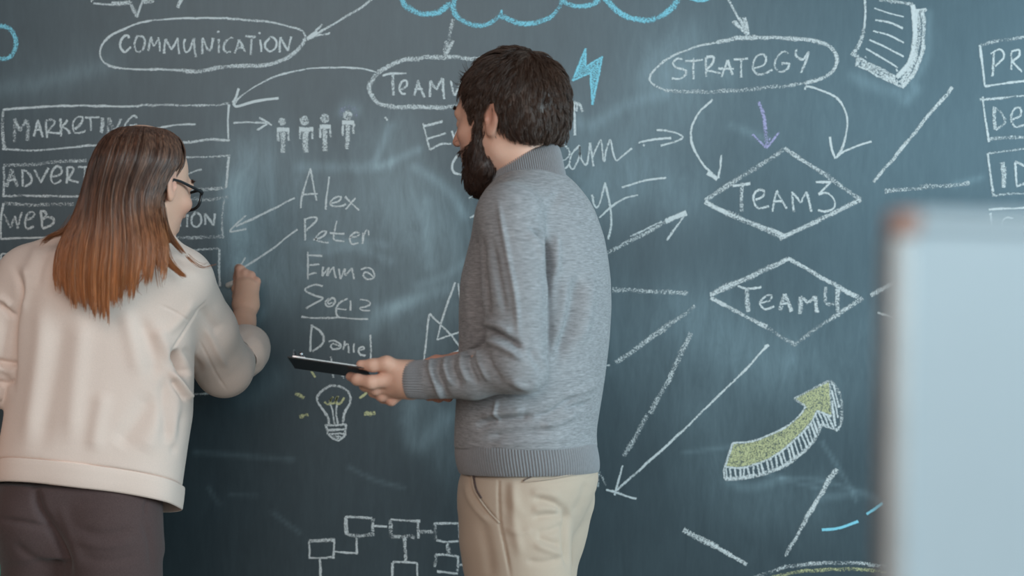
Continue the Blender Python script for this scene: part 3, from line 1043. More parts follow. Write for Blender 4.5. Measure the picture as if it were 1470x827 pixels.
draw('org_chart', 'white', [
    (L, 3.6, D1, [(443, 776.6), (481, 775)]), (L, 2.8, D1, [(480.4, 775.2), (478, 802)]), (L, 2.8, D1, [(443.5, 778), (444, 801.4)]), (L, 3, D1, [(444, 801.4), (465.4, 801.4), (476, 799.6)]),
    (L, 2.8, D1, [(459.2, 801.7), (459.5, 850)]), (L, 2.6, D1, [(478.6, 791.6), (493.7, 793.4), (513, 793.5)]), (L, 3.4, D1, [(512.2, 796), (512.8, 768.6)]),
    (L, 3.4, D1, [(495.4, 742), (534.3, 744.4)]), (L, 4, D0, [(534.3, 744.4), (536, 769.5)]), (L, 4.4, D1, [(496, 743), (498, 767.7)]), (L, 3.8, D0, [(498, 766.9), (514.9, 769.5), (534.3, 766.9)]),
    (L, 2.8, D1, [(537, 755.4), (555.6, 756.8)]), (L, 3.4, D1, [(560.9, 746.5), (603.3, 748.3)]), (L, 4.2, D0, [(560.9, 746.5), (561.8, 771.3)]), (L, 3.4, D1, [(599.8, 749.2), (600.7, 773)]), (L, 4, D0, [(561.8, 770.4), (580.3, 770.4), (595.4, 771.6)]),
    (L, 3.6, D1, [(580.7, 772.2), (583, 806.7)]), (L, 3.6, D0, [(600.7, 763), (621.9, 763.3)]), (L, 3.4, D1, [(622.8, 751), (661.7, 751.8)]), (L, 4, D0, [(622.8, 751), (626.3, 775.7)]), (L, 3.4, D1, [(626.3, 775.7), (642.2, 778.4), (660, 776.6)]), (L, 4, D0, [(660, 751.8), (660, 773)]),
    (L, 4.4, D0, [(642.2, 779.2), (644, 796)]), (L, 3.4, D1, [(625.4, 795.2), (658.2, 798.7)]), (L, 3.6, D0, [(626, 796), (624, 814)]), (L, 3.4, D1, [(657.3, 798.7), (656.4, 824.3)]), (L, 3, D1, [(627.2, 820.8), (657.3, 823.8)]), (L, 3, D1, [(660, 811), (685, 813.3)]),
    (L, 2.8, D1, [(563.5, 807), (599, 808)]), (L, 3, D1, [(563.5, 808), (562, 850)]), (L, 3.2, D1, [(599, 808), (598.5, 850)])])
draw('oval_frame', 'white', [
    (C, 5, 0.95, [(760, 88), (720, 84), (690, 84), (666.7, 84.1), (655, 82.2), (633.4, 82.2), (614.5, 82.2), (600, 84.5)]),
    (C, 5.4, D1, [(602, 84.2), (582.6, 85.6), (571, 89.2), (553.5, 97.9), (539, 108.8), (532.5, 118.2), (530.3, 126.9), (532.5, 135.6), (540.5, 146.5), (550.6, 151.6), (568, 153.8)]),
    (C, 5.4, 0.97, [(566, 153.8), (597, 153.8), (633.4, 154.2), (656.6, 153), (720, 153), (770, 148), (790, 120), (760, 88)])])
draw('lettering', 'white', [
    (C, 2.8, D1, [(549.2, 109.2), (559.3, 105.9), (584, 105.2)]), (L, 3.6, D1, [(563.7, 104), (564.9, 137)]),
    (C, 3.2, D1, [(575.5, 128.5), (580, 126.5), (584, 122.6), (583.3, 116), (576.8, 117.5), (573.6, 127), (576, 134.2), (582.6, 135.6)]),
    (L, 3.5, D1, [(594.2, 137), (600, 115.3), (609.4, 140)]), (L, 3, D1, [(595.6, 128.4), (607.2, 127.6)]),
    (L, 3.5, D1, [(617.4, 139.3), (618, 116), (626.8, 129), (635.5, 112.4), (637.7, 142.2)]), (L, 3.4, D1, [(646.4, 116), (652.2, 137), (663.8, 116.8), (670, 138), (680, 116)])])
draw('chalk_arrow', 'white', [(L, 4.2, D0, [(650.6, 27.7), (643.8, 58.4)]), (L, 6, D0, [(641.8, 58.7), (638.8, 79)]), (L, 4, D1, [(650.8, 58), (639.2, 79.8)])])
draw('cloud', 'blue', [
    (C, 6.4, D1, [(577, -6), (578, 0), (581.7, 7.5), (591.4, 15), (605, 19.5), (617, 19.8), (630.4, 17.2), (641, 9), (648.3, 5.2)]), (L, 7, D1, [(653.5, -4), (649.8, 7.5)]),
    (C, 6.6, D1, [(648.3, 5), (652.8, 19.5), (661.8, 28.4), (675.3, 34.7), (690.2, 36.7), (703.7, 33), (715.7, 25.4), (720.2, 19.5)]), (L, 3, D1, [(720, 21), (719.4, 14.2)]),
    (C, 6, D1, [(718.7, 22.5), (732, 28.4), (747, 33.7), (762, 33.8), (771.6, 31.9), (789, 25.1), (800.6, 13.5), (806.4, 3.9), (807, -3)]),
    (C, 6, D1, [(805, -2), (810, 2), (818, 6.8), (833.5, 9.7), (851, 6.8), (860, -1)]),
    (C, 6.8, D1, [(867, -8), (870.3, 0), (880, 9.7), (891.5, 20.3), (907, 26.7), (924.4, 29), (940, 26), (955.4, 18.4), (967, 8.7), (973, -1)]), (C, 4, D1, [(990, -3), (1000, 0.5), (1012, 0.5), (1020, -3)])], 'light blue chalk cloud')
LB = [(840.9, 69.6), (821.9, 116), (848, 104.4), (850, 150.5), (865, 80.9), (839.7, 96.7)]
draw('lightning_bolt', 'blue', [(P, 0, 1.12, LB), (L, 2.6, D1, LB + LB[:1])], 'light blue chalk lightning bolt')
draw('blue_ring', 'blue', [(C, 6, D1, [(0, 37.5), (15, 42.5), (22.5, 56.7), (22, 70), (13.4, 82.4), (0, 83.8), (-16, 78), (-24, 60), (-16, 43), (0, 37.5)])], 'light blue chalk ring')
draw('oval_frame', 'white', [
    (C, 3, D1, [(1047, 56.7), (1021.6, 61.7), (993.7, 69.4), (965.7, 80.8), (942.9, 96), (932.7, 111.3), (937.8, 121.4), (955.6, 130.3)]), (C, 4.4, D0, [(955, 130), (983.5, 132), (1021.6, 131.6), (1072.4, 128.6), (1123.2, 124), (1161.3, 119)]),
    (C, 4, D1, [(1155, 120), (1186.7, 109.2), (1198, 96), (1201.4, 83.3), (1195.6, 72), (1179, 61.7), (1153.7, 56.7), (1113, 54), (1075, 54)]), (C, 5, D1, [(1085, 54), (1060, 55.5), (1028, 60.5)])])
draw('lettering', 'white', [
    (C, 2.6, D1, [(979.7, 85.4), (972, 84.5), (966.2, 91), (971, 97), (981, 99.8), (984.8, 105), (977, 112.5), (964.5, 111.8)]), (L, 2.6, D1, [(983.5, 87.9), (1009, 86.4)]), (L, 3, D1, [(996.2, 83.3), (995, 113.8)]),
    (L, 3, D1, [(1012.7, 110), (1014, 82)]), (C, 2.8, D1, [(1014, 82), (1024, 82), (1022.9, 91), (1014, 101)]), (L, 2.8, D1, [(1014, 101), (1034.3, 106.2)]),
    (L, 2.8, D1, [(1035.6, 110.8), (1044.5, 86.4), (1051.6, 107.5)]), (L, 2.6, D1, [(1031, 98.6), (1053.3, 98.6)]), (L, 3, D1, [(1053.3, 85.9), (1073.7, 83.8)]), (L, 3.2, D1, [(1064, 84.6), (1064, 111.3)]),
    (C, 3, D1, [(1082.6, 98), (1090, 96), (1097.8, 91), (1099.8, 82), (1092.7, 78), (1084, 84), (1080, 97), (1086.4, 106.7), (1097.8, 106.2), (1108.5, 99.8)]),
    (C, 3, D1, [(1132, 76.2), (1123.2, 74.4), (1114.3, 84.6), (1112.5, 96), (1120.7, 103.7), (1130.8, 99.8), (1133.4, 91)]), (L, 3, D1, [(1134, 91), (1122, 91)]),
    (C, 3, D1, [(1143, 70.6), (1143, 80), (1152.4, 84.6), (1161.3, 74.4)]), (L, 3.2, D1, [(1161.3, 74.4), (1149.9, 104.9)])])
draw('chalk_arrow', 'white', [(L, 3.4, D1, [(1043, -4), (1061.8, 30)]), (L, 4.4, D1, [(1051.8, 30), (1073, 50)]), (L, 4, D1, [(1060, 26), (1073.5, 50)]), (L, 4, D1, [(1068.5, 25), (1073.5, 50)])])
draw('curved_arrow', 'white', [
    (C, 2.6, D1, [(1022.9, 143), (1003.8, 160.8), (993.7, 179.9), (991.9, 197.6), (996.2, 215.4), (1008.9, 235.7), (1030, 257)]), (L, 4.4, D2, [(1015.4, 248), (1030, 257)]), (L, 2.4, D1, [(1035, 222.7), (1034, 240), (1031, 256)])])
draw('curved_arrow', 'white', [
    (C, 2.4, D1, [(1156, 129), (1158.8, 124.5), (1179, 130.3), (1202, 141.8), (1213.4, 159.5), (1216, 179.9), (1209.6, 210.3), (1199.4, 226.9)]), (C, 3.4, D2, [(1191.3, 196.4), (1193, 213), (1199, 227.6)]), (C, 2.4, D1, [(1200, 226), (1209.6, 218.5), (1222, 213), (1251, 203)])])
draw('purple_arrow', 'purple', [(C, 4, D1, [(1089.4, 145.6), (1095, 162), (1098.5, 180), (1100.8, 210)]), (L, 3.2, D1, [(1080.5, 192.6), (1099.8, 212.4), (1118.6, 189.5)]), (L, 3, D0, [(1106, 198), (1100, 210)])], 'purple chalk arrow')
draw('diamond_frame', 'white', [
    (L, 5.6, D0, [(1012, 287.5), (1127, 213.6)]), (L, 4.6, D1, [(1126, 213), (1180, 248)]), (L, 6.6, D0, [(1176, 245), (1235.5, 287)]), (L, 5, D1, [(1236, 286.5), (1119, 343)]), (L, 5, D2, [(1011.8, 289.8), (1045, 307)]), (L, 8, D0, [(1040, 304), (1125, 341)]), (L, 4, D1, [(1045, 307), (1126, 338)])])
draw('lettering', 'white', [
    (L, 2.8, D1, [(1051.7, 266.8), (1077, 263.9)]), (L, 3.6, D1, [(1064.4, 262.6), (1064.4, 304.3)]),
    (C, 2.8, D1, [(1084.4, 286.2), (1091, 284), (1096.2, 280.7), (1096.5, 274), (1089, 272.4), (1082, 279.8), (1083.3, 292.5), (1089.8, 299.4), (1103.4, 295.2)]),
    (L, 3.2, D1, [(1108.5, 303.8), (1114.7, 273.5), (1128.8, 300)]), (L, 2.8, D1, [(1110.3, 288.9), (1123.4, 288.9)]),
    (L, 3.4, D1, [(1139.7, 304.3), (1137, 275.3)]), (L, 2.8, D1, [(1137, 275.3), (1149.7, 290.7), (1157.8, 275.3)]), (L, 3.4, D1, [(1157.8, 275.3), (1164.2, 304.3)]),
    (L, 2.6, D1, [(1170.5, 262), (1192.7, 261.3), (1175, 279)]), (C, 2.8, D1, [(1175, 279), (1185, 277.5), (1193, 281.5), (1198.7, 291.6), (1195.9, 299.8), (1185, 303.4), (1174.2, 301.2)])])
draw('diamond_frame', 'white', [
    (L, 7, D1, [(1020, 423.3), (1131, 372)]), (L, 5, D1, [(1130.6, 370.5), (1232, 427.5)]), (L, 5.4, D0, [(1238, 427.5), (1139, 495)]), (L, 5, D1, [(1020.4, 427), (1100, 470)]), (L, 6, D0, [(1095, 467), (1141, 495)]), (L, 3, D1, [(1020, 422), (1022, 430)])])
draw('lettering', 'white', [
    (C, 3, D1, [(1059.2, 410), (1068, 413), (1075.5, 414), (1092.9, 412)]), (L, 4.4, D1, [(1071.4, 414), (1073.5, 447.8)]),
    (C, 3, D1, [(1092.9, 434.5), (1100, 433), (1106, 430.4), (1107, 424), (1099, 425.5), (1091, 435), (1098, 444), (1111.2, 439.6)]),
    (L, 4.6, D1, [(1119.4, 445.7), (1126.5, 422.2), (1136.3, 447.3)]), (L, 3.4, D1, [(1120.4, 436.5), (1132.7, 435.5)]),
    (L, 4.4, D1, [(1149, 450.8), (1149, 426.3)]), (L, 3.6, D1, [(1149, 426.3), (1160.2, 434.5), (1170.4, 425.3)]), (L, 4.4, D1, [(1170.4, 425.3), (1172.4, 448.8)]),
    (C, 4, D0, [(1185.3, 412), (1184, 425), (1185, 434), (1189, 436.5), (1201, 436.5)]), (L, 5.4, D1, [(1202.5, 415), (1204, 455)])])
for a, b, w, dn in [((1250, 424.3), (1288, 404), 4.6, D1), ((1260, 449), (1290, 458.5), 2.6, D1), ((1253.7, 262), (1367, 125), 3.6, D1), ((879, 415), (987.6, 420.7), 6.4, D0), ((883.9, 520.9), (998.4, 440), 6.2, D0), ((862, 526.4), (876, 524.2), 3.4, D0), ((980.8, 760.6), (1030, 786), 6.6, D1)]:
    q = [(1020, 780), (1050, 797), (1072, 810.3)] if a[0] == 980.8 else None
    draw('chalk_dash', 'white', [(L, w, dn, [a, b])] + ([(L, 4, D1, q)] if q else []))
draw('chalk_dash', 'white', [(L, 4.4, D0, [(1270, 273.7), (1333.8, 268)]), (L, 5.4, D0, [(1320, 269), (1392, 263.7)])])
draw('chalk_dash', 'white', [(L, 6.4, D0, [(991.6, 477.8), (959.7, 547.6), (932, 593)]), (L, 6, D0, [(929.7, 595.5), (895, 655.3)])])
draw('chalk_dash', 'white', [(L, 5.6, D1, [(1200.5, 672.7), (1182, 704), (1156.6, 745.6)]), (L, 4.2, D1, [(1156.6, 745.6), (1127.7, 798.8)])])
draw('paper_drawing', 'white', [
    (C, 3, D1, [(1241.3, -6), (1242, 20), (1240.5, 42.3)]), (C, 4, D1, [(1240.5, 42.3), (1233.7, 62.6), (1224.4, 77)]), (L, 4.4, D0, [(1262, -0.5), (1286, 2.5), (1311.6, 6.8)]),
    (C, 5, D2, [(1310.5, 6.8), (1313, 33.9), (1312.5, 67.7), (1305.5, 91.4), (1287, 111.7)]), (L, 2, D1, [(1314, 14.4), (1329.4, 13.2)]), (L, 1.6, D1, [(1329.4, 13.2), (1328, 17)]),
    (C, 6, 1.0, [(1316.5, 15), (1319, 42.3), (1316, 72.8), (1306, 99), (1292, 119)]), (C, 4, D1, [(1323.4, 15), (1326, 44), (1321.7, 79.6), (1311.6, 105), (1293.8, 125.3)]),
    (L, 4.4, D1, [(1221.9, 76.2), (1243.9, 89.7), (1265.9, 100.7), (1286, 111.7)]), (L, 6, 1.0, [(1236, 91), (1260.8, 104.5), (1289.6, 118.5)]), (L, 3.4, D1, [(1228.6, 93), (1260.8, 109), (1293, 125)]), (L, 5, D1, [(1233, 86), (1229, 94)]),
    (C, 1.9, D1, [(1254.9, 12.2), (1274.3, 18.6), (1297.2, 24.2)]), (C, 1.9, D1, [(1256.6, 28.4), (1277.7, 33), (1296.3, 40.6)]), (C, 1.9, D1, [(1253.2, 44.4), (1274.3, 50), (1297.7, 61.3)]), (C, 1.9, D1, [(1248, 57.2), (1274.3, 69.4), (1297.2, 81.6)]), (C, 1.9, D1, [(1243, 69.7), (1265.9, 83), (1288.7, 96.8)]), (L, 2, D0, [(1286, 99), (1288.5, 103)]), (L, 2, D0, [(1242, 81), (1245, 84)])])
draw('box_frame', 'white', [(L, 2.6, D1, [(1407, 64.5), (1413.6, 123.6)]), (C, 3.8, D0, [(1408, 64.5), (1426, 60.5), (1470, 53.6), (1570, 44)]), (L, 2.6, D1, [(1413.6, 123.6), (1470, 116.3), (1570, 104)])])
draw('lettering', 'white', [(L, 3, D1, [(1425.5, 109.8), (1426.3, 75.3)]), (C, 2.8, D1, [(1422, 77), (1435.3, 70.6), (1440.8, 80.8), (1428, 95.3)]), (L, 3, D1, [(1451.7, 100.7), (1451.7, 75.3)]), (C, 2.8, D1, [(1451.7, 74.5), (1462.5, 71.7), (1462.5, 80.8), (1452.4, 88)]), (L, 2.8, D1, [(1452.4, 88), (1467, 103)])])
draw('box_frame', 'white', [(L, 3, D1, [(1406.3, 143.2), (1470, 137.7), (1570, 130)]), (L, 2.6, D1, [(1410, 138.8), (1419, 204)]), (L, 4, D0, [(1417.2, 200.5), (1437, 198), (1470, 196.8), (1570, 192)])])
draw('lettering', 'white', [(L, 3.6, D1, [(1427, 155), (1428, 186)]), (C, 3.4, D0, [(1424.5, 153.3), (1434, 158), (1441, 168), (1442, 177), (1429.2, 186.7)]), (C, 3, D1, [(1453.5, 171.5), (1464.4, 166), (1465, 156), (1457, 156), (1451, 169.6), (1457, 182.3), (1472, 178.7)])])
draw('box_frame', 'white', [(L, 3.2, D0, [(1417.2, 220.4), (1470, 214.3), (1570, 205)]), (L, 3, D1, [(1418.3, 220.4), (1425.5, 282)]), (L, 3.2, D0, [(1424.5, 280.3), (1470, 277.7), (1570, 272)])])
draw('lettering', 'white', [(C, 6, D1, [(1439, 233), (1441.5, 250), (1440.8, 269.4)]), (L, 3, D1, [(1457, 233), (1459, 267.6)]), (C, 3, D1, [(1457, 232), (1472, 240), (1478, 252), (1470, 264), (1459, 267.6)])])
draw('box_frame', 'white', [(L, 2.6, D1, [(1419, 301), (1470, 298.4), (1570, 293)]), (L, 2.4, D1, [(1421.5, 306), (1424, 330)]), (C, 2.6, D1, [(1454.4, 314.4), (1445, 312.5), (1438.7, 318), (1439, 330)])])
draw('lettering', 'white', [
    (L, 2.4, D1, [(607, 177), (612.9, 199), (617, 215)]), (L, 2.4, D1, [(608.6, 180.7), (635.7, 174.4)]), (L, 2.4, D1, [(613.7, 199.8), (640, 191.3)]), (C, 2.4, D1, [(617, 215), (632.3, 207.4), (647.6, 206.6)]),
    (L, 2.6, D1, [(648.4, 188), (655.2, 209)]), (C, 2.4, D1, [(653.5, 196), (657.7, 188), (662.8, 190.5), (665, 200)])])
draw('lettering', 'white', [
    (C, 2.6, D1, [(690, 212), (676, 208), (666.2, 215), (653.5, 227.7), (649.3, 239.6), (653.5, 248.9), (669.6, 250.6)])])
draw('lettering', 'white', [
    (C, 2.2, D1, [(796, 233), (812, 229), (817.7, 220), (812, 209.8), (800.3, 207)]), (C, 2.2, D1, [(800, 243), (813.4, 240.3), (818.5, 232)]),
    (C, 2.4, D1, [(832.2, 208.4), (820.6, 222.9), (817.7, 237.4), (823.5, 241.8), (832.2, 222.9), (832.5, 210), (834, 228), (842.4, 236), (847.3, 204.9)]),
    (L, 2.4, D1, [(847.3, 204.9), (852, 238.9)]), (C, 2.4, D1, [(851, 226), (856, 212), (862.7, 201), (865, 215), (867, 231), (871, 214), (875.8, 201), (879, 216), (884.5, 230), (892, 225), (907, 212.7)])])
draw('chalk_dash', 'white', [(C, 2.4, D1, [(673, 284.4), (681.4, 281), (705, 265)])])
draw('chalk_dash', 'white', [(L, 2.2, D1, [(674.6, 312.5), (690, 305)])])
draw('lettering', 'white', [
    (C, 2.8, D1, [(850.2, 279.5), (852, 293), (857, 298.4), (863, 286), (868.5, 262)]), (C, 2.6, D1, [(868.5, 262), (873, 280), (876.5, 305), (877.2, 327.4), (872.3, 343.4)]), (C, 2.6, D1, [(859.8, 312.3), (878.7, 295.5), (897, 285), (915.8, 280)])])
draw('chalk_dash', 'white', [(C, 2.2, D1, [(892.6, 269.3), (925, 259.2), (956.5, 255.4)])])
draw('chalk_arrow', 'white', [(C, 2.2, D1, [(916.4, 204.9), (940, 200.5), (963.5, 198.2)]), (C, 2.2, D1, [(942.6, 186.6), (958, 188), (972, 192), (980, 197.5), (970, 203), (948.4, 209)]), (L, 2, D1, [(923, 208), (925.5, 209)])])
draw('chalk_arrow', 'white', [(L, 2.6, D1, [(825.6, 194.4), (824, 148.9)]), (L, 2.2, D1, [(828, 160), (828, 149)]), (C, 2.4, D1, [(812, 157), (820, 150), (826.4, 146)]), (C, 3, D1, [(822, 148.5), (831, 149.5), (836.6, 160.5)])])
draw('chalk_arrow', 'white', [(L, 5, D0, [(870, 364), (910.6, 343.4), (960, 316)]), (L, 5, D2, [(955, 318), (985.5, 305.6)]), (L, 2.4, D1, [(985.5, 305.6), (957, 344.8)]), (L, 2, D0, [(905, 340), (950, 318)])])
draw('chalk_arrow', 'white', [(C, 2.6, D1, [(1103.3, 495), (1060, 540), (1011.5, 587.5), (965, 632), (923.8, 669.2), (881.9, 707)]), (L, 1.8, D1, [(1103, 495), (1097, 497)]), (L, 2.4, D1, [(893.8, 668), (882, 711)]), (C, 2.4, D1, [(870, 703), (885, 707), (900, 713), (913.8, 716)])])
draw('chalk_scribble', 'white', [(L, 3, D0, [(858, 699), (860, 677), (870, 697)])])
draw('chalk_scribble', 'white', [(C, 1.6, D0, [(850, 616), (855, 615), (855.5, 621), (850, 623)])])
draw('triangle', 'white', [(L, 2.2, D1, [(607, 530), (616.3, 450.8)]), (L, 2.2, D1, [(616.3, 450.8), (632.6, 466.2), (648, 481.6), (663.5, 501.6)]), (L, 2.2, D1, [(663.5, 501.6), (640, 512)])])
draw('triangle', 'white', [(C, 2.2, D1, [(627.2, 488), (637.2, 450.8), (653.5, 405.4)]), (L, 2.2, D1, [(627.2, 488), (663.5, 475.6), (680, 470)]), (C, 2.2, D0, [(657, 407), (660.8, 428), (664, 439.9), (680, 475)])])
for pts in ([(1179.7, 761), (1198, 759.5), (1215, 755), (1231.8, 748)], [(1244, 738.2), (1267.6, 722.4)]):
    draw('blue_dash', 'blue', [(C, 2.8, D2, pts)], 'light blue chalk dash')
draw('chalk_arc', 'white', [(C, 4.6, D0, [(1060, 845), (1090.7, 826.5), (1122, 816), (1156.6, 810.3), (1209.8, 808), (1270, 812.6), (1340, 826)])])
draw('chalk_arc', 'yellow', [(C, 4.4, D0, [(1085, 840), (1112.6, 827), (1163.5, 819), (1214.4, 817), (1267.6, 820.7), (1330, 832)])], 'yellow chalk arc')
FA = [(1051.8, 635.8), (1073.4, 634.8), (1102, 625.5), (1128.9, 612.2), (1147.4, 596.8), (1156.6, 583.4), (1140.2, 572), (1190.5, 546.4), (1193.6, 597.8), (1173, 589.6), (1161.8, 610), (1141.2, 630.7), (1118.6, 650), (1092, 663.5), (1065.2, 671.8), (1039.5, 670.7)]
BT = smooth_path([(1040.5, 688), (1061, 687.2), (1087.8, 682), (1118.6, 671.8), (1147.4, 653.3), (1168, 632.7), (1179.2, 609)], 3)
TP = smooth_path([(1039.5, 671), (1065.2, 672), (1092, 663.5), (1118.6, 650), (1141.2, 630.7), (1161.8, 610), (1173, 590)], 3)
hat = []
for t in np.linspace(0.02, 0.97, 24):
    a, b = TP[int(t * (len(TP) - 1))], BT[int(t * (len(BT) - 1))]
    hat.append((L, 2.6, D1, [tuple(a), tuple(b)]))
for a, b in [((1176, 592), (1183, 612)), ((1182, 594), (1190, 614)), ((1188, 597), (1197, 616)), ((1194, 575), (1199, 612)), ((1194, 560), (1203, 600)), ((1196, 552), (1205, 585))]:
    hat.append((L, 2.6, D1, [a, b]))
draw('block_arrow', 'yellow', [(P, 0, 1.14, FA)] + [(L, 4, 1.0, [(1050 + k, 664 - 0.25 * k), (1058 + k, 642 - 0.3 * k)]) for k in (4, 18, 30, 42)], 'yellow chalk filling of the big curved arrow')
draw('block_arrow_outline', 'white', [
    (L, 3, D1, FA[15:] + FA[:1]), (C, 3, D1, FA[:6]), (L, 3.4, D0, FA[5:9]), (L, 3.4, D1, FA[8:10]), (C, 3, D1, FA[9:]),
    (C, 4.6, D1, [tuple(q) for q in BT[::4]] + [(1179.2, 609)]), (L, 3.4, D1, [(1038.5, 671.8), (1040.5, 688)]), (L, 4, D1, [(1179.2, 609), (1203, 617)]), (C, 4.6, D0, [(1203, 617), (1208, 602), (1207, 569), (1192, 547)])] + hat)
for a, b in (((475, 512), (475.5, 520)), ((478, 536), (478.5, 542)), ((553, 168), (556.5, 173)), ((491, 539), (494, 543))):
    draw('chalk_tick', 'white', [(L, 2.2, D0, [a, b])])

# ------------------------------------------------------------------ whiteboard on a stand, close to the camera
wy = -2.55
wl = W(1277, 300, wy)
wb = thing('whiteboard', 'white enamel whiteboard with aluminium frame, blurred in the right foreground', 'whiteboard', (wl[0], wy, 0))
wb.rotation_euler = (0, 0, math.radians(7))
wb.rotation_euler[1] = math.radians(1.2)
wb.location[0] -= wl[2] * math.sin(math.radians(1.2))
ht, bt, ww = wl[2], 0.62, 0.95


def bpart(name, boxes, mat, parent):
    Vs, Fs, n = [], [], 0
    for c, s, bev in boxes:
        V, F = box(c, s, None, bev)
        Vs.append(V); Fs += [[k + n for k in f] for f in F]; n += len(V)
    return link(name, fast_mesh(name, np.vstack(Vs), Fs, smooth=False), mat, parent)


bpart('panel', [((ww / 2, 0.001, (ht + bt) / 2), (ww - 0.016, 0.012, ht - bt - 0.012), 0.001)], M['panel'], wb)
bpart('frame', [((0.006, 0, (ht + bt) / 2), (0.012, 0.02, ht - bt - 0.03), 0.002), ((ww - 0.006, 0, (ht + bt) / 2), (0.012, 0.02, ht - bt - 0.03), 0.002),
                ((ww / 2, 0, bt + 0.006), (ww - 0.03, 0.02, 0.012), 0.002)], M['alu'], wb)
bpart('top_rail', [((ww / 2, 0, ht - 0.005), (ww - 0.03, 0.02, 0.010), 0.002)], M['panel'], wb)
for cx in (0.009, ww - 0.009):
    for cz in (ht - 0.008, bt + 0.008):
        bpart('corner_cap', [((cx, 0, cz), (0.015, 0.022, 0.015), 0.004)], M['corner'], wb)
for cx in (0.10, ww - 0.10):
    leg = bpart('leg', [((cx, 0.022, 0.6), (0.03, 0.022, 1.14), 0.003), ((cx, 0.022, 0.024), (0.04, 0.5, 0.028), 0.005)], M['alu'], wb)
    for cy in (-0.2, 0.24):
        bpart('foot', [((cx, cy, 0.006), (0.04, 0.04, 0.012), 0.003)], M['black'], leg)

# ------------------------------------------------------------------ people: shared builders
class Frame:
    def __init__(self, c, f, pitch=0.0, roll=0.0):
        f = np.asarray(f, float); f /= np.linalg.norm(f)
        r = np.array([f[1], -f[0], 0.0]); u = np.array([0, 0, 1.0])
        cp, sp = math.cos(pitch), math.sin(pitch)
        f, u = f * cp - u * sp, u * cp + f * sp
        cr, sr = math.cos(roll), math.sin(roll)
        r, u = r * cr + u * sr, u * cr - r * sr
        self.c, self.R = np.asarray(c, float), np.stack([r, f, u], 1)

    def __call__(self, x, y, z):
        return self.c + self.R @ np.array([x, y, z], float)

    def inv(self, V):
        return (V - self.c) @ self.R

    def rot(self, R):
        return self.R @ R


def head_sdf(s, H, k=1.0, jaw=1.0):
    """skull, face, features and ears in the head frame (x right, y forward, z up)"""
    R = H.R
    s.ell(H(0, -0.004, 0.030), np.array([0.074, 0.099, 0.088]) * k, R, 0.02)
    s.ell(H(0, 0.030, -0.030), np.array([0.062, 0.066, 0.072]) * k, R, 0.03)
    s.ell(H(0, 0.045, -0.062), np.array([0.050 * jaw, 0.050, 0.045]) * k, R, 0.025)
    s.ell(H(0, 0.082, -0.098), np.array([0.022 * jaw, 0.018, 0.017]) * k, R, 0.022)
    s.cap(H(-0.048, 0.005, -0.062), H(-0.02, 0.07, -0.098), 0.016 * jaw, 0.014 * jaw, 0.02)
    s.cap(H(0.048, 0.005, -0.062), H(0.02, 0.07, -0.098), 0.016 * jaw, 0.014 * jaw, 0.02)
    s.cap(H(-0.035, 0.084, 0.022), H(0.035, 0.084, 0.022), 0.011, 0.011, 0.015)
    for e in (-1, 1):
        s.ell(H(e * 0.045, 0.066, -0.022), (0.019, 0.019, 0.016), R, 0.02)            # cheekbone
        s.ell(H(e * 0.031, 0.107, 0.000), (0.016, 0.014, 0.011), R, 0.012, -1)        # eye socket
        s.ell(H(e * 0.031, 0.083, 0.000), (0.0125, 0.0125, 0.0125), R, 0.003)         # eyeball with lids
    s.cap(H(0, 0.096, 0.012), H(0, 0.116, -0.028), 0.007, 0.0095, 0.012)              # nose
    for e in (-1, 1):
        s.ell(H(e * 0.011, 0.106, -0.033), (0.007, 0.010, 0.006), R, 0.006)
    s.cap(H(-0.018, 0.090, -0.060), H(0.018, 0.090, -0.060), 0.006, 0.006, 0.007)     # lips
    s.cap(H(-0.016, 0.090, -0.069), H(0.016, 0.090, -0.069), 0.007, 0.007, 0.007)
    s.ell(H(0, 0.103, -0.0645), (0.022, 0.006, 0.0018), R, 0.003, -1)
    for e in (-1, 1):                                                                 # ears
        A = R @ rotz(e * 0.35) @ rotx(0.18)
        s.ell(H(e * 0.079, -0.008, -0.004), (0.006, 0.018, 0.032), A, 0.006)
        s.ell(H(e * 0.075, -0.001, -0.026), (0.006, 0.009, 0.012), A, 0.008)
        s.ell(H(e * 0.086, -0.004, 0.000), (0.006, 0.010, 0.020), A, 0.005, -1)
        s.ell(H(e * 0.079, 0.004, -0.008), (0.004, 0.004, 0.006), A, 0.004)
    return s


def child(name, V, F, mat, parent, base, attrs=None, label=None):
    o = link(name, fast_mesh(name, np.asarray(V) - np.asarray(base), F, attrs), mat, parent)
    if label:
        o['label'] = label
    return o


def body_mesh(name, islands, mat, base, blush, label):
    V, F = merge(islands)
    o = link(name, fast_mesh(name, V - np.asarray(base), F, {'blush': blush(V)}), mat, None, base)
    return tag(o, label, 'person')


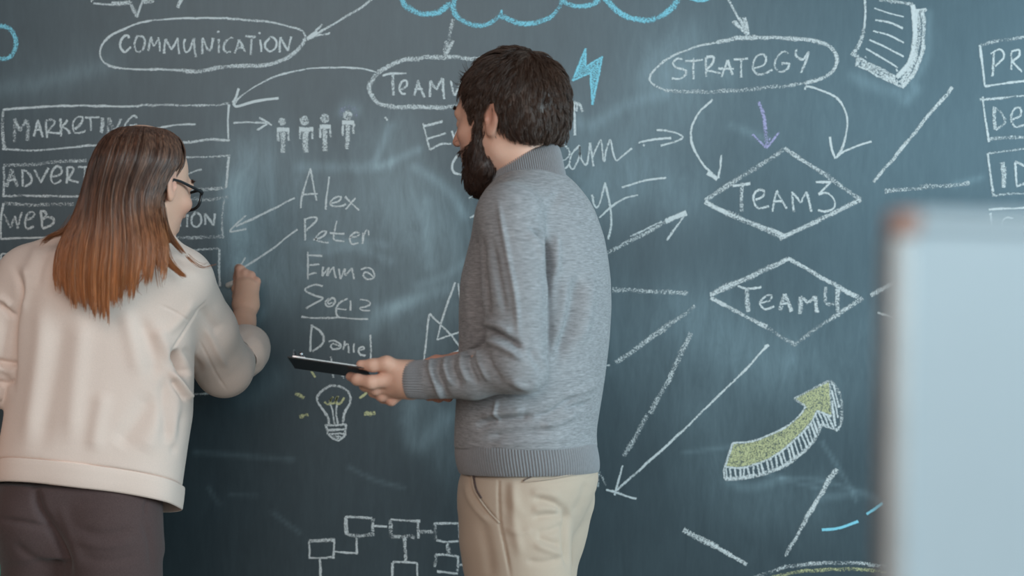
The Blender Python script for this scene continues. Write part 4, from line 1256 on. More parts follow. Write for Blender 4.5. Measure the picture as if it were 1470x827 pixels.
def hair_on(V, F, count, flow, length, lift, r0, r1, n=7, mask=None, curl=0.25, clumps=0):
    N = normals(V, F)
    ids = np.arange(len(V)) if mask is None else np.where(mask)[0]
    k = RNG.choice(ids, count)
    p = V[k] + RNG.normal(size=(count, 3)) * 0.0012
    nn = N[k]
    d = flow(p)
    d = d + RNG.normal(size=d.shape) * curl
    d = d - nn * (d * nn).sum(1)[:, None]
    d /= np.maximum(np.linalg.norm(d, axis=1), 1e-6)[:, None]
    Ls = length * RNG.uniform(0.6, 1.25, count) if np.isscalar(length) else length(p) * RNG.uniform(0.7, 1.2, count)
    t = np.linspace(0, 1, n)
    lf = lift * RNG.uniform(0.5, 1.2, count)
    pull = None
    if clumps:
        g = RNG.choice(count, clumps, replace=False)
        near = np.empty(count, int)
        for c0 in range(0, count, 2000):
            near[c0:c0 + 2000] = ((p[c0:c0 + 2000, None, :] - p[g][None]) ** 2).sum(2).argmin(1)
        gi = g[near]
        d = d * .35 + d[gi] * .65
        d /= np.maximum(np.linalg.norm(d, axis=1), 1e-6)[:, None]
        pull = p[gi] - p
        lf = lf * .4 + lf[gi] * .9
        Ls = Ls * .6 + Ls[gi] * .4
    out = []
    for ti in t:
        s = ti * Ls
        q = p + d * s[:, None] + nn * (lf * math.sin(1.57 * ti) - s ** 2 / (2 * 0.11))[:, None]
        if pull is not None:
            q = q + pull * (.75 * ti)
        out.append(q)
    V, F, rnd = strands(np.stack(out, 1), r0, r1)
    if clumps:
        gr = RNG.random(count)
        rnd = rnd * .5 + .5 * np.repeat(gr[gi], n * 3)
    return V, F, rnd


def finger(s, pts, r0, r1, k=0.0035):
    n = len(pts) - 1
    for i in range(n):
        s.cap(pts[i], pts[i + 1], r0 + (r1 - r0) * i / n, r0 + (r1 - r0) * (i + 1) / n, k)


def shoe(name, toe, heel, parent, base):
    s = Sdf()
    heel, toe = np.asarray(heel, float), np.asarray(toe, float)
    s.cap(heel + [0, 0, .040], toe + [0, 0, .032], .038, .030, .02)
    s.cap(heel + [0, 0, .045], heel + [0, 0, .10], .036, .040, .02)
    s.cap(heel * .5 + toe * .5 + [0, 0, .05], toe + [0, 0, .034], .042, .036, .02)
    s.half((0, 0, 0.004), (0, 0, -1))
    V, F = s.mesh(0.005)
    child(name, V, F, M['shoe'], parent, base)


def brows(H, k, mat, parent, base):
    x = np.linspace(.014, .049, 220)
    for e in (-1, 1):
        p0 = np.array([H(e * a * k, (.093 - .35 * max(0, a - .02)) * k, (.024 + .006 * math.sin((a - .014) * 70)) * k) for a in x]) + RNG.normal(size=(220, 3)) * .0015
        d = H.R @ np.array([e * .8, -.1, .25])
        sV, sF, rnd = strands(np.stack([p0 + d * .009 * t + H.R[:, 1] * .0015 for t in np.linspace(0, 1, 4)], 1), .0005, .0002)
        child('eyebrow', sV, sF, mat, parent, base, {'rnd': rnd * .5})

# ------------------------------------------------------------------ man in grey turtleneck
MB = np.array([W(760, 413, -0.58)[0], -0.58, 0.0])
PHI = math.radians(28)
HF = np.array([-math.cos(PHI), math.sin(PHI), 0])
MH = Frame(W(729, 172, -0.60), HF, pitch=math.radians(5))
YM = -0.60
body_yaw = math.radians(22)
torso_rows = [(246, 728, 806, -0.60), (256, 716, 820, -0.60), (266, 705, 829, -0.60), (280, 694, 841, -0.60), (300, 685, 853, -0.60), (340, 680, 867, -0.60), (370, 673, 872.5, -0.60), (400, 666, 876, -0.60),
              (440, 664, 877, -0.60), (490, 664, 874, -0.60), (545, 661, 867, -0.60), (590, 658, 860, -0.60), (622, 656, 855, -0.60), (642, 656, 856, -0.60),
              (660, 658, 859, -0.60), (678, 662, 860, -0.60), (690, 664, 859, -0.60)]
# yaw of the section: its short (depth) axis points along the facing direction
tor = Stack(torso_rows, yaw=math.pi / 2 - body_yaw + 0.0, ratio=0.74, power=2.25)
s = Sdf()
s.stack(tor, 0.02)
# neckline slope and shoulders
s.cap(W(758, 288, -0.61), W(730, 308, -0.76), .040, .057, .04)
s.cap(W(775, 288, -0.58), W(803, 308, -0.44), .040, .057, .04)
SHL, ELB, WRL = W(733, 312, -0.77), W(741, 522, -0.815), W(604, 545, -0.76)
s.cap(SHL, W(738, 420, -0.815), .061, .057, .013)
s.cap(W(738, 420, -0.815), ELB, .057, .052, .012)
s.cap(ELB, W(680, 538, -0.785), .049, .043, .014)
s.cap(W(680, 538, -0.785), W(612, 545, -0.762), .043, .035, .012)
s.cap(ELB, W(757, 534, -0.80), .045, .036, .02)
# far (right) arm, mostly hidden by the body
s.cap(W(806, 312, -0.43), W(790, 500, -0.38), .058, .048, .03)
s.cap(W(790, 500, -0.38), W(672, 534, -0.60), .046, .034, .02)
s.cap(W(672, 534, -0.60), W(650, 536, -0.62), .034, .030, .02)
zh = W(760, 640, -0.60)[2]
s.half((0, -.60, zh - 0.004), (0, -.08, -1), 0.004)
V, F = s.mesh(0.0027, relax=3)
V = wobble(V, F, 0.0018, 26, 3)
V = folds(V, F, [
    (3.2, -0.0145, [(762, 326), (776, 337), (785, 354), (788, 382), (786, 425)]), (5, -0.0058, [(787, 400), (788, 450), (788, 515)]), (5, 0.0043, [(757, 335), (774, 352), (779, 380)]), (6, 0.0072, [(798, 335), (799, 370), (797, 400)]),
    (8, -0.0159, [(832, 395), (826, 440), (815, 480), (800, 522)]), (9, 0.0087, [(848, 400), (842, 450), (830, 495)]), (7, 0.0058, [(812, 400), (806, 450), (797, 490)]),
    (4.5, -0.0174, [(696, 474), (708, 478), (724, 486), (748, 499)]), (5, 0.0087, [(690, 488), (705, 490), (730, 503), (750, 516)]), (4, -0.0116, [(701, 480), (688, 496), (670, 508)]),
    (6, 0.0058, [(690, 462), (712, 466), (735, 478)]), (4, 0.0058, [(715, 290), (722, 330), (731, 380), (740, 430), (745, 485)]), (5, -0.0058, [(706, 345), (716, 400), (726, 450)]),
    (4, 0.0080, [(622, 512), (618, 530), (626, 552), (634, 574)]), (4, -0.0080, [(631, 512), (627, 532), (636, 556), (646, 576)]), (4, 0.0072, [(643, 510), (639, 528), (648, 552)]), (4, -0.0072, [(652, 508), (649, 528), (660, 556)]),
    (4, 0.0065, [(664, 505), (662, 525), (672, 550)]), (4, -0.0065, [(674, 503), (674, 525), (686, 552)]), (4, 0.0058, [(685, 498), (688, 520), (702, 548)]), (5, -0.0043, [(696, 500), (705, 525), (722, 552)]),
    (6, -0.0058, [(760, 500), (772, 520), (782, 535)]), (6, 0.0058, [(730, 545), (755, 556), (775, 548)]),
    (5, -0.0116, [(682, 612), (705, 605), (740, 602), (768, 597)]), (6, 0.0087, [(690, 598), (720, 592), (755, 588)]), (5, -0.0087, [(766, 600), (790, 594), (812, 580), (830, 565)]), (6, 0.0072, [(775, 610), (800, 606), (830, 590)]),
    (4.5, -0.0087, [(812, 590), (830, 584), (850, 578)]), (5, 0.0058, [(810, 570), (835, 562), (858, 552)]), (6, -0.0058, [(700, 628), (740, 622), (790, 620)]), (6, 0.0043, [(700, 640), (750, 634), (820, 628)]),
    (6, -0.0101, [(692, 340), (690, 375), (696, 420), (700, 455)]), (6, 0.0043, [(673, 395), (672, 430), (674, 470)]), (3, 0.0043, [(712, 575), (711, 590), (714, 606)]),
    (9, 0.0043, [(840, 290), (860, 330), (868, 380)]), (8, -0.0043, [(806, 270), (790, 300), (780, 325)]),
])
V = relax_mesh(V, F, 0.3)
# --- body (skin): head and neck, both hands with forearms, torso and legs under the clothes
s = head_sdf(Sdf(), MH, 1.03)
s.cap(MH(0, -0.015, -0.045), W(762, 266, -0.60), .059, .058, .03)
head_i = s.mesh(0.0022)

HY = -0.755
def HP(px, py, dy=0.0):
    return W(px, py, HY + dy)
# left hand: thumb on top of the clipboard, fingers curled underneath
s = Sdf()
s.cap(W(680, 540, -0.78), HP(606, 545), .032, .027, .01)
s.cap(HP(606, 545), HP(583, 545), .026, .029, .02)
s.cap(HP(583, 545), HP(556, 545, .01), .026, .021, .02)
s.cap(HP(590, 536), HP(565, 533, .005), .020, .018, .016)
s.cap(HP(590, 556, .01), HP(563, 556, .012), .020, .017, .016)
finger(s, [HP(575, 530, -.008), HP(555, 522, -.012), HP(535, 524.5, -.010), HP(518, 523.5, -.006)], .0150, .0085, .009)
finger(s, [HP(560, 545, -.008), HP(533, 549, -.012), HP(513, 545, 0), HP(503, 540.5, .022)], .0135, .0085, .006)
finger(s, [HP(560, 554, .008), HP(540, 559, .006), HP(524, 554, .022), HP(516, 546, .044)], .0125, .0085, .005)
finger(s, [HP(562, 562, .016), HP(548, 568, .016), HP(536, 563, .032), HP(527, 552, .054)], .0120, .0080, .005)
finger(s, [HP(572, 567, .022), HP(562, 575, .022), HP(550, 572, .036), HP(541, 560, .054)], .0105, .0075, .005)
hand_l = s.mesh(0.0014)
nl = (hand_l[0][:, 0] < W(592, 0, HY)[0])
# right hand, behind the left forearm: the fingers hold it from the far side
s = Sdf()
RY = -0.665
def RP(px, py, dy=0.0):
    return W(px, py, RY + dy)
s.cap(W(690, 533, -0.58), RP(656, 528, .02), .029, .026, .01)
s.cap(RP(656, 528, .02), RP(630, 532), .025, .022, .02)
s.cap(RP(640, 524, .0), RP(618, 528), .017, .014, .012)
finger(s, [RP(642, 538), RP(640, 556), RP(641, 568), RP(644, 571, -.008)], .0105, .0085, .006)
finger(s, [RP(632, 538), RP(626, 557), RP(626, 569), RP(630, 572, -.008)], .0105, .0085, .006)
finger(s, [RP(622, 536), RP(613, 555), RP(612, 566), RP(616, 570, -.008)], .0100, .0080, .006)
finger(s, [RP(614, 532), RP(606, 548), RP(605, 558), RP(608, 562, -.006)], .0090, .0070, .006)
finger(s, [RP(644, 522), RP(626, 518), RP(612, 521, -.006)], .0110, .0080, .008)
hand_r = s.mesh(0.0018)
s = Sdf()
s.chain([W(765, 350, -.58), W(765, 420, -.58), W(765, 560, -.58), W(765, 690, -.58)], [.085, .09, .09, .10], .03)
for px, yy in ((752, -.67), (775, -.50)):
    s.cap(W(760, 690, -.58), W(px, 730, yy), .085, .07, .03)
    s.chain([W(px, 730, yy), W(px - 6, 1030, yy), np.array([W(px - 4, 1000, yy)[0], yy + .03, .09])], [.068, .048, .036], .02)
s.cap(SHL, ELB, .045, .038); s.cap(ELB, W(640, 542, -.77), .036, .028)
s.cap(W(806, 312, -.43), W(790, 500, -.38), .045, .036); s.cap(W(790, 500, -.38), W(680, 533, -.59), .034, .028)
s.cap(W(765, 325, -.6), SHL + [0, 0, -.02], .05, .035, .03); s.cap(W(765, 325, -.58), W(806, 325, -.43), .05, .035, .03)
s.cap(W(765, 262, -.6), W(765, 330, -.58), .05, .06, .03)
torso_i = s.mesh(0.009)


def man_blush(V):
    q = MH.inv(V)
    b = np.zeros(len(V))
    for c, r, a in (((0.083, -0.008, 0), .030, .5), ((-0.083, -0.008, 0), .030, .5), ((0, .118, -.03), .02, .5), ((.045, .07, -.03), .03, .35), ((-.045, .07, -.03), .03, .35), ((0, .095, -.064), .014, .8)):
        b += a * np.exp(-((q - np.array(c)) ** 2).sum(1) / (r * r))
    for px, py, dy in ((517, 523, 0), (505, 541, .01), (540, 558, .01), (548, 568, .02), (562, 574, .02), (556, 540, 0), (563, 550, .0)):
        b += .45 * np.exp(-((V - HP(px, py, dy)) ** 2).sum(1) / (.013 ** 2))
    b += .5 * (V[:, 2] < W(0, 500, -.62)[2]) * (V[:, 1] > -.72) * (V[:, 2] > 1.1)
    return np.clip(b, 0, 1)


man = body_mesh('person', [torso_i, head_i, hand_l, hand_r], M['skin_m'], MB, man_blush,
                'bearded man in grey turtleneck and beige chinos standing at the chalkboard holding a clipboard')
sweater = child('turtleneck_sweater', V, F, M['sweater'], man, MB)
# knitted hem, cuff and folded collar
z1, z0 = zh + 0.003, W(760, 678, -0.60)[2]
hemV, hemF = tor.loft(z1, z0, 14, 1200, ribs=150, amp=.0015, grow=.003, tilt=(0, -.08))
child('hem_band', hemV, hemF[:, ::-1], M['rib'], sweater, MB, label='ribbed hem band')
cuV, cuF = tube([W(616, 545, -.763), W(611, 545, -.762), W(605, 545, -.761), W(598, 545, -.760), W(592, 545, -.759), W(587, 545, -.758), W(585, 545, -.757)], [.0345, .0355, .0350, .0345, .0340, .0335, .0285], 360, 44, .0011, squash=1.0)
child('cuff', cuV, cuF, M['rib'], sweater, MB, label='ribbed cuff')
na, ring = 720, []
cb, ct = np.array(W(757, 262, -.60)), np.array(W(751, 236, -.60))
rx = np.array([HF[1], -HF[0], 0])
th = np.linspace(0, 2 * math.pi, na, endpoint=False)
for t, ra, slope in [(-.25, .0715, .10), (0, .0715, .16), (.25, .0705, .24), (.5, .0695, .34), (.75, .0680, .44), (.92, .0660, .50), (1.0, .0630, .53), (.97, .0600, .52), (.6, .0590, .36)]:
    c = cb + (ct - cb) * t
    rr = .0013 * np.cos(th * 110)
    u, v = (ra - .002 + rr) * np.cos(th), (ra + .004 + rr) * np.sin(th)
    ring.append(c + u[:, None] * rx + v[:, None] * HF - np.array([0, 0, 1.0]) * (slope * v)[:, None])
colV = np.vstack(ring)
i = np.arange(len(ring) - 1)[:, None] * na; j = np.arange(na)[None, :]; jn = (j + 1) % na
colF = np.stack([(i + j).ravel(), (i + na + j).ravel(), (i + na + jn).ravel(), (i + jn).ravel()], 1)
child('folded_collar', colV, colF, M['rib'], sweater, MB, label='ribbed rolled collar')

# --- hair and beard
s = Sdf()
s.ell(MH(0, -0.016, 0.036), (.087, .108, .097), MH.R, .02)
s.ell(MH(0, -0.055, -0.010), (.072, .058, .075), MH.R, .03)
s.ell(MH(0, -0.074, -0.035), (.050, .024, .036), MH.R, .03)
s.ell(MH(0, 0.121, -0.030), (.12, .086, .136), MH.R @ rotx(0.10), .008, -1)
s.ell(MH(0, -.150, -.085), (.11, .060, .062), MH.R, .03, -1)
s.half(MH(0, -.05, -.050), MH.R @ np.array([0, .1, -1.0]), .02)
for e in (-1, 1):
    s.ell(MH(e * .085, .002, -.018), (.030, .017, .040), MH.R @ rotx(.15), .006, -1)
    s.ell(MH(e * .075, .008, -.070), (.04, .045, .045), MH.R, .01, -1)
    s.cap(MH(e * .071, .026, .020), MH(e * .068, .028, -.040), .007, .007, .008)
hV, hF = s.mesh(0.0032, relax=2)
hV = wobble(hV, hF, .0022, 70, 5)
hair = child('hair', hV, hF, M['hair_m'], man, MB, {'rnd': np.full(len(hV), .1)})
crown = MH(-.006, -.062, .125)


def man_flow(p):
    d = p - crown
    d /= np.maximum(np.linalg.norm(d, axis=1), 1e-6)[:, None]
    q = MH.inv(p)
    w = np.clip((.10 - q[:, 2]) / .12, 0, 1)[:, None]
    back = np.clip((.01 - q[:, 1]) / .04, 0, 1)[:, None]
    dn = -MH.R[:, 2] + MH.R[:, 1] * .25 * (1 - back) - MH.R[:, 1] * 0.05 * back
    return d * (1 - .75 * w) + dn * (.75 * w)


q = MH.inv(hV)
out = ((hV - MH(0, -.01, .0)) * normals(hV, hF)).sum(1) > 0.01
sV, sF, rnd = hair_on(hV, hF, 15000, man_flow, lambda p: np.where(MH.inv(p)[:, 2] > .06, .034, .022) * RNG.uniform(.5, 1.3, len(p)), .0065, .0006, .0002, 7, out, .2, 900)
child('hair_strands', sV, sF, M['hair_m'], hair, MB, {'rnd': rnd})
s = Sdf()
for e in (-1, 1):
    s.cap(MH(e * .068, .029, -.025), MH(e * .062, .036, -.060), .007, .013, .012)
    s.cap(MH(e * .060, .042, -.058), MH(e * .050, .040, -.085), .014, .020, .015)
    s.cap(MH(e * .050, .038, -.085), MH(e * .032, .058, -.108), .020, .021, .02)
    s.cap(MH(e * .050, .026, -.092), MH(e * .032, .050, -.112), .013, .016, .02)
    s.cap(MH(e * .034, .058, -.106), MH(0, .062, -.114), .021, .022, .02)
    s.cap(MH(e * .028, .086, -.056), MH(e * .006, .090, -.050), .007, .006, .006)
    s.cap(MH(e * .030, .072, -.058), MH(e * .028, .064, -.095), .011, .016, .012)
    s.cap(MH(e * .046, .062, -.060), MH(e * .036, .060, -.098), .012, .018, .014)
s.ell(MH(0, .052, -.118), (.040, .036, .020), MH.R, .02)
s.ell(MH(0, .103, -.0645), (.019, .02, .009), MH.R, .004, -1)
bV, bF = s.mesh(0.003, relax=1)
bV = wobble(bV, bF, .0018, 120, 6)
beard = child('beard', bV, bF, M['beard_m'], man, MB, {'rnd': np.full(len(bV), .05)})
sV, sF, rnd = hair_on(bV, bF, 7000, lambda p: np.tile(-MH.R[:, 2] + .35 * MH.R[:, 1], (len(p), 1)), .015, .0035, .00042, .00014, 5, None, .3, 500)
child('beard_strands', sV, sF, M['beard_m'], beard, MB, {'rnd': rnd})
brows(MH, 1.03, M['beard_m'], man, MB)

# --- trousers
tr = Stack([(668, 667, 856, -0.60), (690, 661, 858, -0.60), (705, 660, 855, -0.60), (722, 660.5, 848, -0.60), (745, 663, 836, -0.60), (770, 667, 822, -.61), (800, 674, 812, -.62)], yaw=math.pi / 2 - body_yaw, ratio=0.76, power=2.2)
s = Sdf()
s.stack(tr, .02)
pl = [(738, 735, -.68), (741, 780, -.685), (745, 830, -.69), (748, 930, -.69), (748, 1060, -.68), (742, 1330, -.64)]
s.chain([W(*q) for q in pl], [.092, .0945, .089, .078, .068, .060], .03)
pr = [(782, 715, -.50), (772, 760, -.49), (762, 830, -.50), (760, 930, -.50), (764, 1060, -.49), (764, 1300, -.44)]
s.chain([W(*q) for q in pr], [.10, .095, .085, .075, .066, .060], .02)
s.half((0, 0, .055), (0, 0, -1), .004)
s.half((0, 0, W(0, 672, -.6)[2]), (0, 0, 1), .004)
tV, tF = s.mesh(0.003, relax=3)
tV = wobble(tV, tF, .0012, 22, 9)
tV = folds(tV, tF, [
    (2.2, -.005, [(675, 682), (678, 700), (688, 718), (702, 736), (717, 752)]), (4, .003, [(668, 690), (672, 712), (684, 732), (704, 754)]), (1.8, -.0035, [(716, 680), (716, 715), (718, 752), (726, 790), (733, 830)]),
    (1.8, -.004, [(750, 691), (775, 688), (800, 684), (836, 677)]), (2, .002, [(750, 696), (790, 690), (836, 683)]),
    (5, -.006, [(766, 716), (785, 720), (800, 726), (811, 736)]), (6, .004, [(760, 706), (785, 708), (806, 716)]), (5, -.005, [(764, 744), (785, 740), (800, 739), (812, 738)]), (6, .004, [(762, 731), (785, 730), (804, 733)]), (5, -.004, [(768, 765), (790, 762), (812, 752)]),
    (4.5, -.012, [(810, 728), (815, 745), (812, 765), (814, 792), (816, 815)]), (5, -.005, [(770, 770), (788, 778), (806, 782)]), (5, .004, [(765, 780), (785, 789), (808, 796)]), (5, -.004, [(755, 805), (780, 808), (808, 802)]),
    (8, -.004, [(690, 745), (700, 790), (705, 830)]), (7, .004, [(735, 700), (738, 750), (748, 800)]), (8, .003, [(735, 690), (740, 720), (752, 745)]), (6, -.002, [(726, 690), (728, 715), (730, 740)]), (6, -.004, [(842, 690), (838, 712), (824, 740)]), (5, .003, [(725, 760), (745, 765), (765, 760)]),
])
trousers = child('chinos', tV, tF, M['chino'], man, MB)
for nm, r, mat, pts in (('pocket_edge', .0017, 'chino', [(677, 680), (678, 690), (681, 704), (690, 719), (703, 736), (717, 751)]),
                        ('pocket_gap_shade', .0016, 'brown', [(679.5, 680), (681, 690), (684, 703), (691, 715)]),  # dark strip standing in for the shade inside the pocket gap
                        ('pocket_welt', .0012, 'chino', [(750, 692), (768, 690), (790, 687), (812, 683), (834, 678.5)]),
                        ('pocket_slit', .0009, 'brown', [(751, 690), (760, 686), (772, 682), (785, 679)])):
    pp = on_surface(tV, smooth_path(pts, 6), .0002)
    v_, f_ = tube(pp, [r] * len(pp), 10, up=(0, 1, 0), cap=True)
    child(nm, v_, f_, M[mat], trousers, MB)
beltV, beltF = tr.loft(W(0, 680, -.6)[2], W(0, 669, -.6)[2], 3, 160, grow=.002)
child('waistband', beltV, beltF, M['chino'], trousers, MB)
shoe('shoe', (W(735, 400, -.64)[0] - .18, -.60, 0), (W(745, 400, -.64)[0] + .04, -.655, 0), man, MB)
shoe('shoe', (W(755, 400, -.44)[0] - .18, -.38, 0), (W(765, 400, -.44)[0] + .04, -.445, 0), man, MB)

# ------------------------------------------------------------------ clipboard in his hand
qa, qb, qc, qd = W(402, 524, -.655), W(436, 514.5, -.770), W(548, 535, -.770), W(512, 540, -.655)
ex = qd - qa
ey = qb - qa
ln, dp = np.linalg.norm(ex), np.linalg.norm(ey)
exn = ex / ln
eyn = ey - exn * (ey @ exn); dp = np.linalg.norm(eyn); eyn /= dp
enn = np.cross(eyn, exn); enn *= np.sign(enn[2])
CR = np.stack([exn, eyn, np.cross(exn, eyn)], 1)
if CR[2, 2] < 0:
    CR[:, 2] *= -1
up = CR[:, 2]
cc = (qa + qb + qc + qd) / 4
cl = thing('clipboard', 'thin black clipboard with paper held in the bearded man\'s left hand', 'clipboard', tuple(cc))


def cpart(name, V, F, mat, parent=None):
    return link(name, fast_mesh(name, np.asarray(V), F, smooth=False), mat, parent or cl)


V, F = box((0, 0, 0), (ln, dp, .0028), CR, .0011); cpart('backing_board', V, F, M['black'])
V, F = box(up * .0026 + exn * .006, (ln - .022, dp - .008, .0016), CR); cpart('paper_sheet', V, F, M['paper'])
cpos = -exn * (ln / 2 - .016)
V, F = box(cpos + up * .007, (.024, dp * .45, .005), CR, .0008)
clip = cpart('clip', V, F, M['steel'])
pp = [cpos + up * .013 + exn * .004 + eyn * t for t in np.linspace(-dp * .3, dp * .3, 14)]
V, F = tube(pp, [.0036] * 14, 14, up=up, cap=True); link('clip_spring', fast_mesh('clip_spring', V, F), M['steel'], clip)
pp = [cpos + up * (.011 + .012 * math.sin(math.pi * t)) + exn * (-.010 - .004 * math.sin(math.pi * t)) + eyn * (dp * .22 * (2 * t - 1)) for t in np.linspace(0, 1, 20)]
V, F = tube(pp, [.0014] * 20, 10, up=up, cap=True); link('clip_lever', fast_mesh('clip_lever', V, F), M['steel'], clip)

# ------------------------------------------------------------------ woman in cream overshirt
YW = -0.55
WB = np.array([W(140, 413, YW)[0], YW, 0.0])
TH = math.radians(29)
WH = Frame(W(207, 264, -0.56), (math.sin(TH), math.cos(TH), 0), pitch=math.radians(14))
s = head_sdf(Sdf(), WH, 0.96, 0.85)
s.cap(WH(0, -0.015, -0.045), W(172, 372, -0.56), .050, .055, .03)
head_i = s.mesh(0.0022)

# right hand holding the chalk against the board
SHR, EBR, WRR = W(262, 415, -0.53), W(322, 528, -0.33), W(350, 468, -0.145)
s = Sdf()
def KP(px, py, Y):
    return W(px, py, Y)
s.cap(EBR, W(349, 490, -.19), .034, .030, .01)
s.cap(W(349, 490, -.19), W(350, 462, -.135), .029, .0235, .012)
s.cap(W(350, 462, -.135), W(352, 438, -.105), .023, .026, .02)
s.cap(W(346, 436, -.105), W(347, 408, -.085), .018, .015, .014)
s.cap(W(360, 438, -.105), W(362, 412, -.09), .018, .015, .016)
s.cap(W(353, 436, -.11), W(354, 410, -.092), .020, .017, .016)
finger(s, [W(346, 408, -.085), W(345, 387, -.075), W(343, 385, -.045), W(339, 399, -.022)], .0115, .0080, .005)          # index
finger(s, [W(352, 406, -.086), W(352, 393, -.080), W(349, 390, -.050), W(341, 404, -.030)], .0120, .0085, .005)          # middle
finger(s, [W(359, 408, -.086), W(360, 396, -.080), W(358, 396, -.050), W(350, 409, -.038)], .0115, .0085, .005)          # ring
finger(s, [W(366, 414, -.088), W(368, 404, -.082), W(366, 404, -.056), W(358, 414, -.046)], .0100, .0080, .005)          # little
finger(s, [W(345, 440, -.098), W(342, 426, -.078), W(340, 415, -.050), W(341, 406, -.032)], .0135, .0090, .009)          # thumb
hand_r = s.mesh(0.0014)
# left forearm and hand, below the left edge of the photo
s = Sdf()
ELL, WLL = W(-22, 545, -.56), W(-70, 690, -.66)
s.cap(ELL, WLL, .034, .024, .01)
s.cap(WLL, W(-72, 722, -.68), .022, .027, .015)
for k, (dx, dy, l) in enumerate([(-14, 0, 52), (-5, 6, 60), (5, 6, 58), (13, 2, 46)]):
    finger(s, [W(-72 + dx, 722, -.68), W(-71 + dx, 722 + l * .5, -.685), W(-67 + dx, 722 + l * .8, -.67), W(-63 + dx, 722 + l, -.655)], .0095, .0070)
finger(s, [W(-58, 705, -.68), W(-46, 725, -.69), W(-44, 745, -.685)], .0110, .0080, .008)
hand_l = s.mesh(0.0022)
s = Sdf()
s.chain([W(160, 400, -.54), W(145, 520, -.54), W(135, 690, -.54)], [.10, .10, .10], .03)
s.cap(W(160, 380, -.54), SHR, .05, .045, .03); s.cap(W(160, 380, -.54), W(40, 400, -.54), .05, .042, .03)
s.cap(SHR, EBR, .040, .034); s.cap(W(40, 400, -.54), ELL, .040, .034)
for px, yy in ((168, -.56), (55, -.54)):
    s.cap(W(125, 720, -.55), W(px, 790, yy), .08, .062, .03)
    s.chain([W(px, 790, yy), W(px, 1040, yy), np.array([W(px, 1000, yy)[0], yy + .02, .08])], [.062, .045, .034], .02)
torso_i = s.mesh(0.009)


def wom_blush(V):
    q = WH.inv(V)
    b = np.zeros(len(V))
    for c, r, a in (((.078, -.008, 0), .028, .55), ((.045, .075, -.03), .032, .45), ((-.045, .075, -.03), .032, .45), ((0, .112, -.03), .02, .5), ((0, .095, -.064), .014, .9)):
        b += a * np.exp(-((q - np.array(c)) ** 2).sum(1) / (r * r))
    for a in ((344, 390, -.07), (353, 393, -.075), (361, 397, -.075), (368, 405, -.08), (333, 402, -.025)):
        b += .5 * np.exp(-((V - W(*a)) ** 2).sum(1) / (.016 ** 2))
    return np.clip(b, 0, 1)


woman = body_mesh('person', [torso_i, head_i, hand_r, hand_l], M['skin_w'], WB, wom_blush,
                  'woman with long auburn hair in cream overshirt, back turned, writing on the chalkboard')

# --- overshirt
jr = [(352, 95, 235, -.56), (362, 70, 255, -.56), (380, 42, 272, -.56), (400, 26, 280, -.555), (430, 20, 280, -.55), (470, 19, 277, -.55), (510, 18.5, 275, -.55), (550, 18, 275, -.55), (600, 11, 274, -.55), (640, 4, 267, -.55),
      (680, 0, 261, -.55), (720, -2, 256, -.55), (760, -2, 252, -.55), (790, -2, 250, -.55)]
jst = Stack(jr, yaw=math.radians(4), ratio=0.62, power=2.5)
s = Sdf()
s.stack(jst, .03)
s.cap(W(172, 352, -.56), W(52, 392, -.56), .060, .060, .05)
s.cap(W(172, 352, -.56), W(255, 402, -.55), .060, .066, .05)
s.cap(W(36, 400, -.565), W(-12, 480, -.575), .056, .053, .02)
s.cap(W(-12, 480, -.575), W(-20, 558, -.575), .053, .047, .02)
s.cap(W(256, 410, -.535), W(292, 475, -.43), .070, .066, .018)
s.cap(W(292, 475, -.43), EBR, .066, .060, .02)
s.cap(EBR, W(343, 512, -.26), .058, .043, .02)
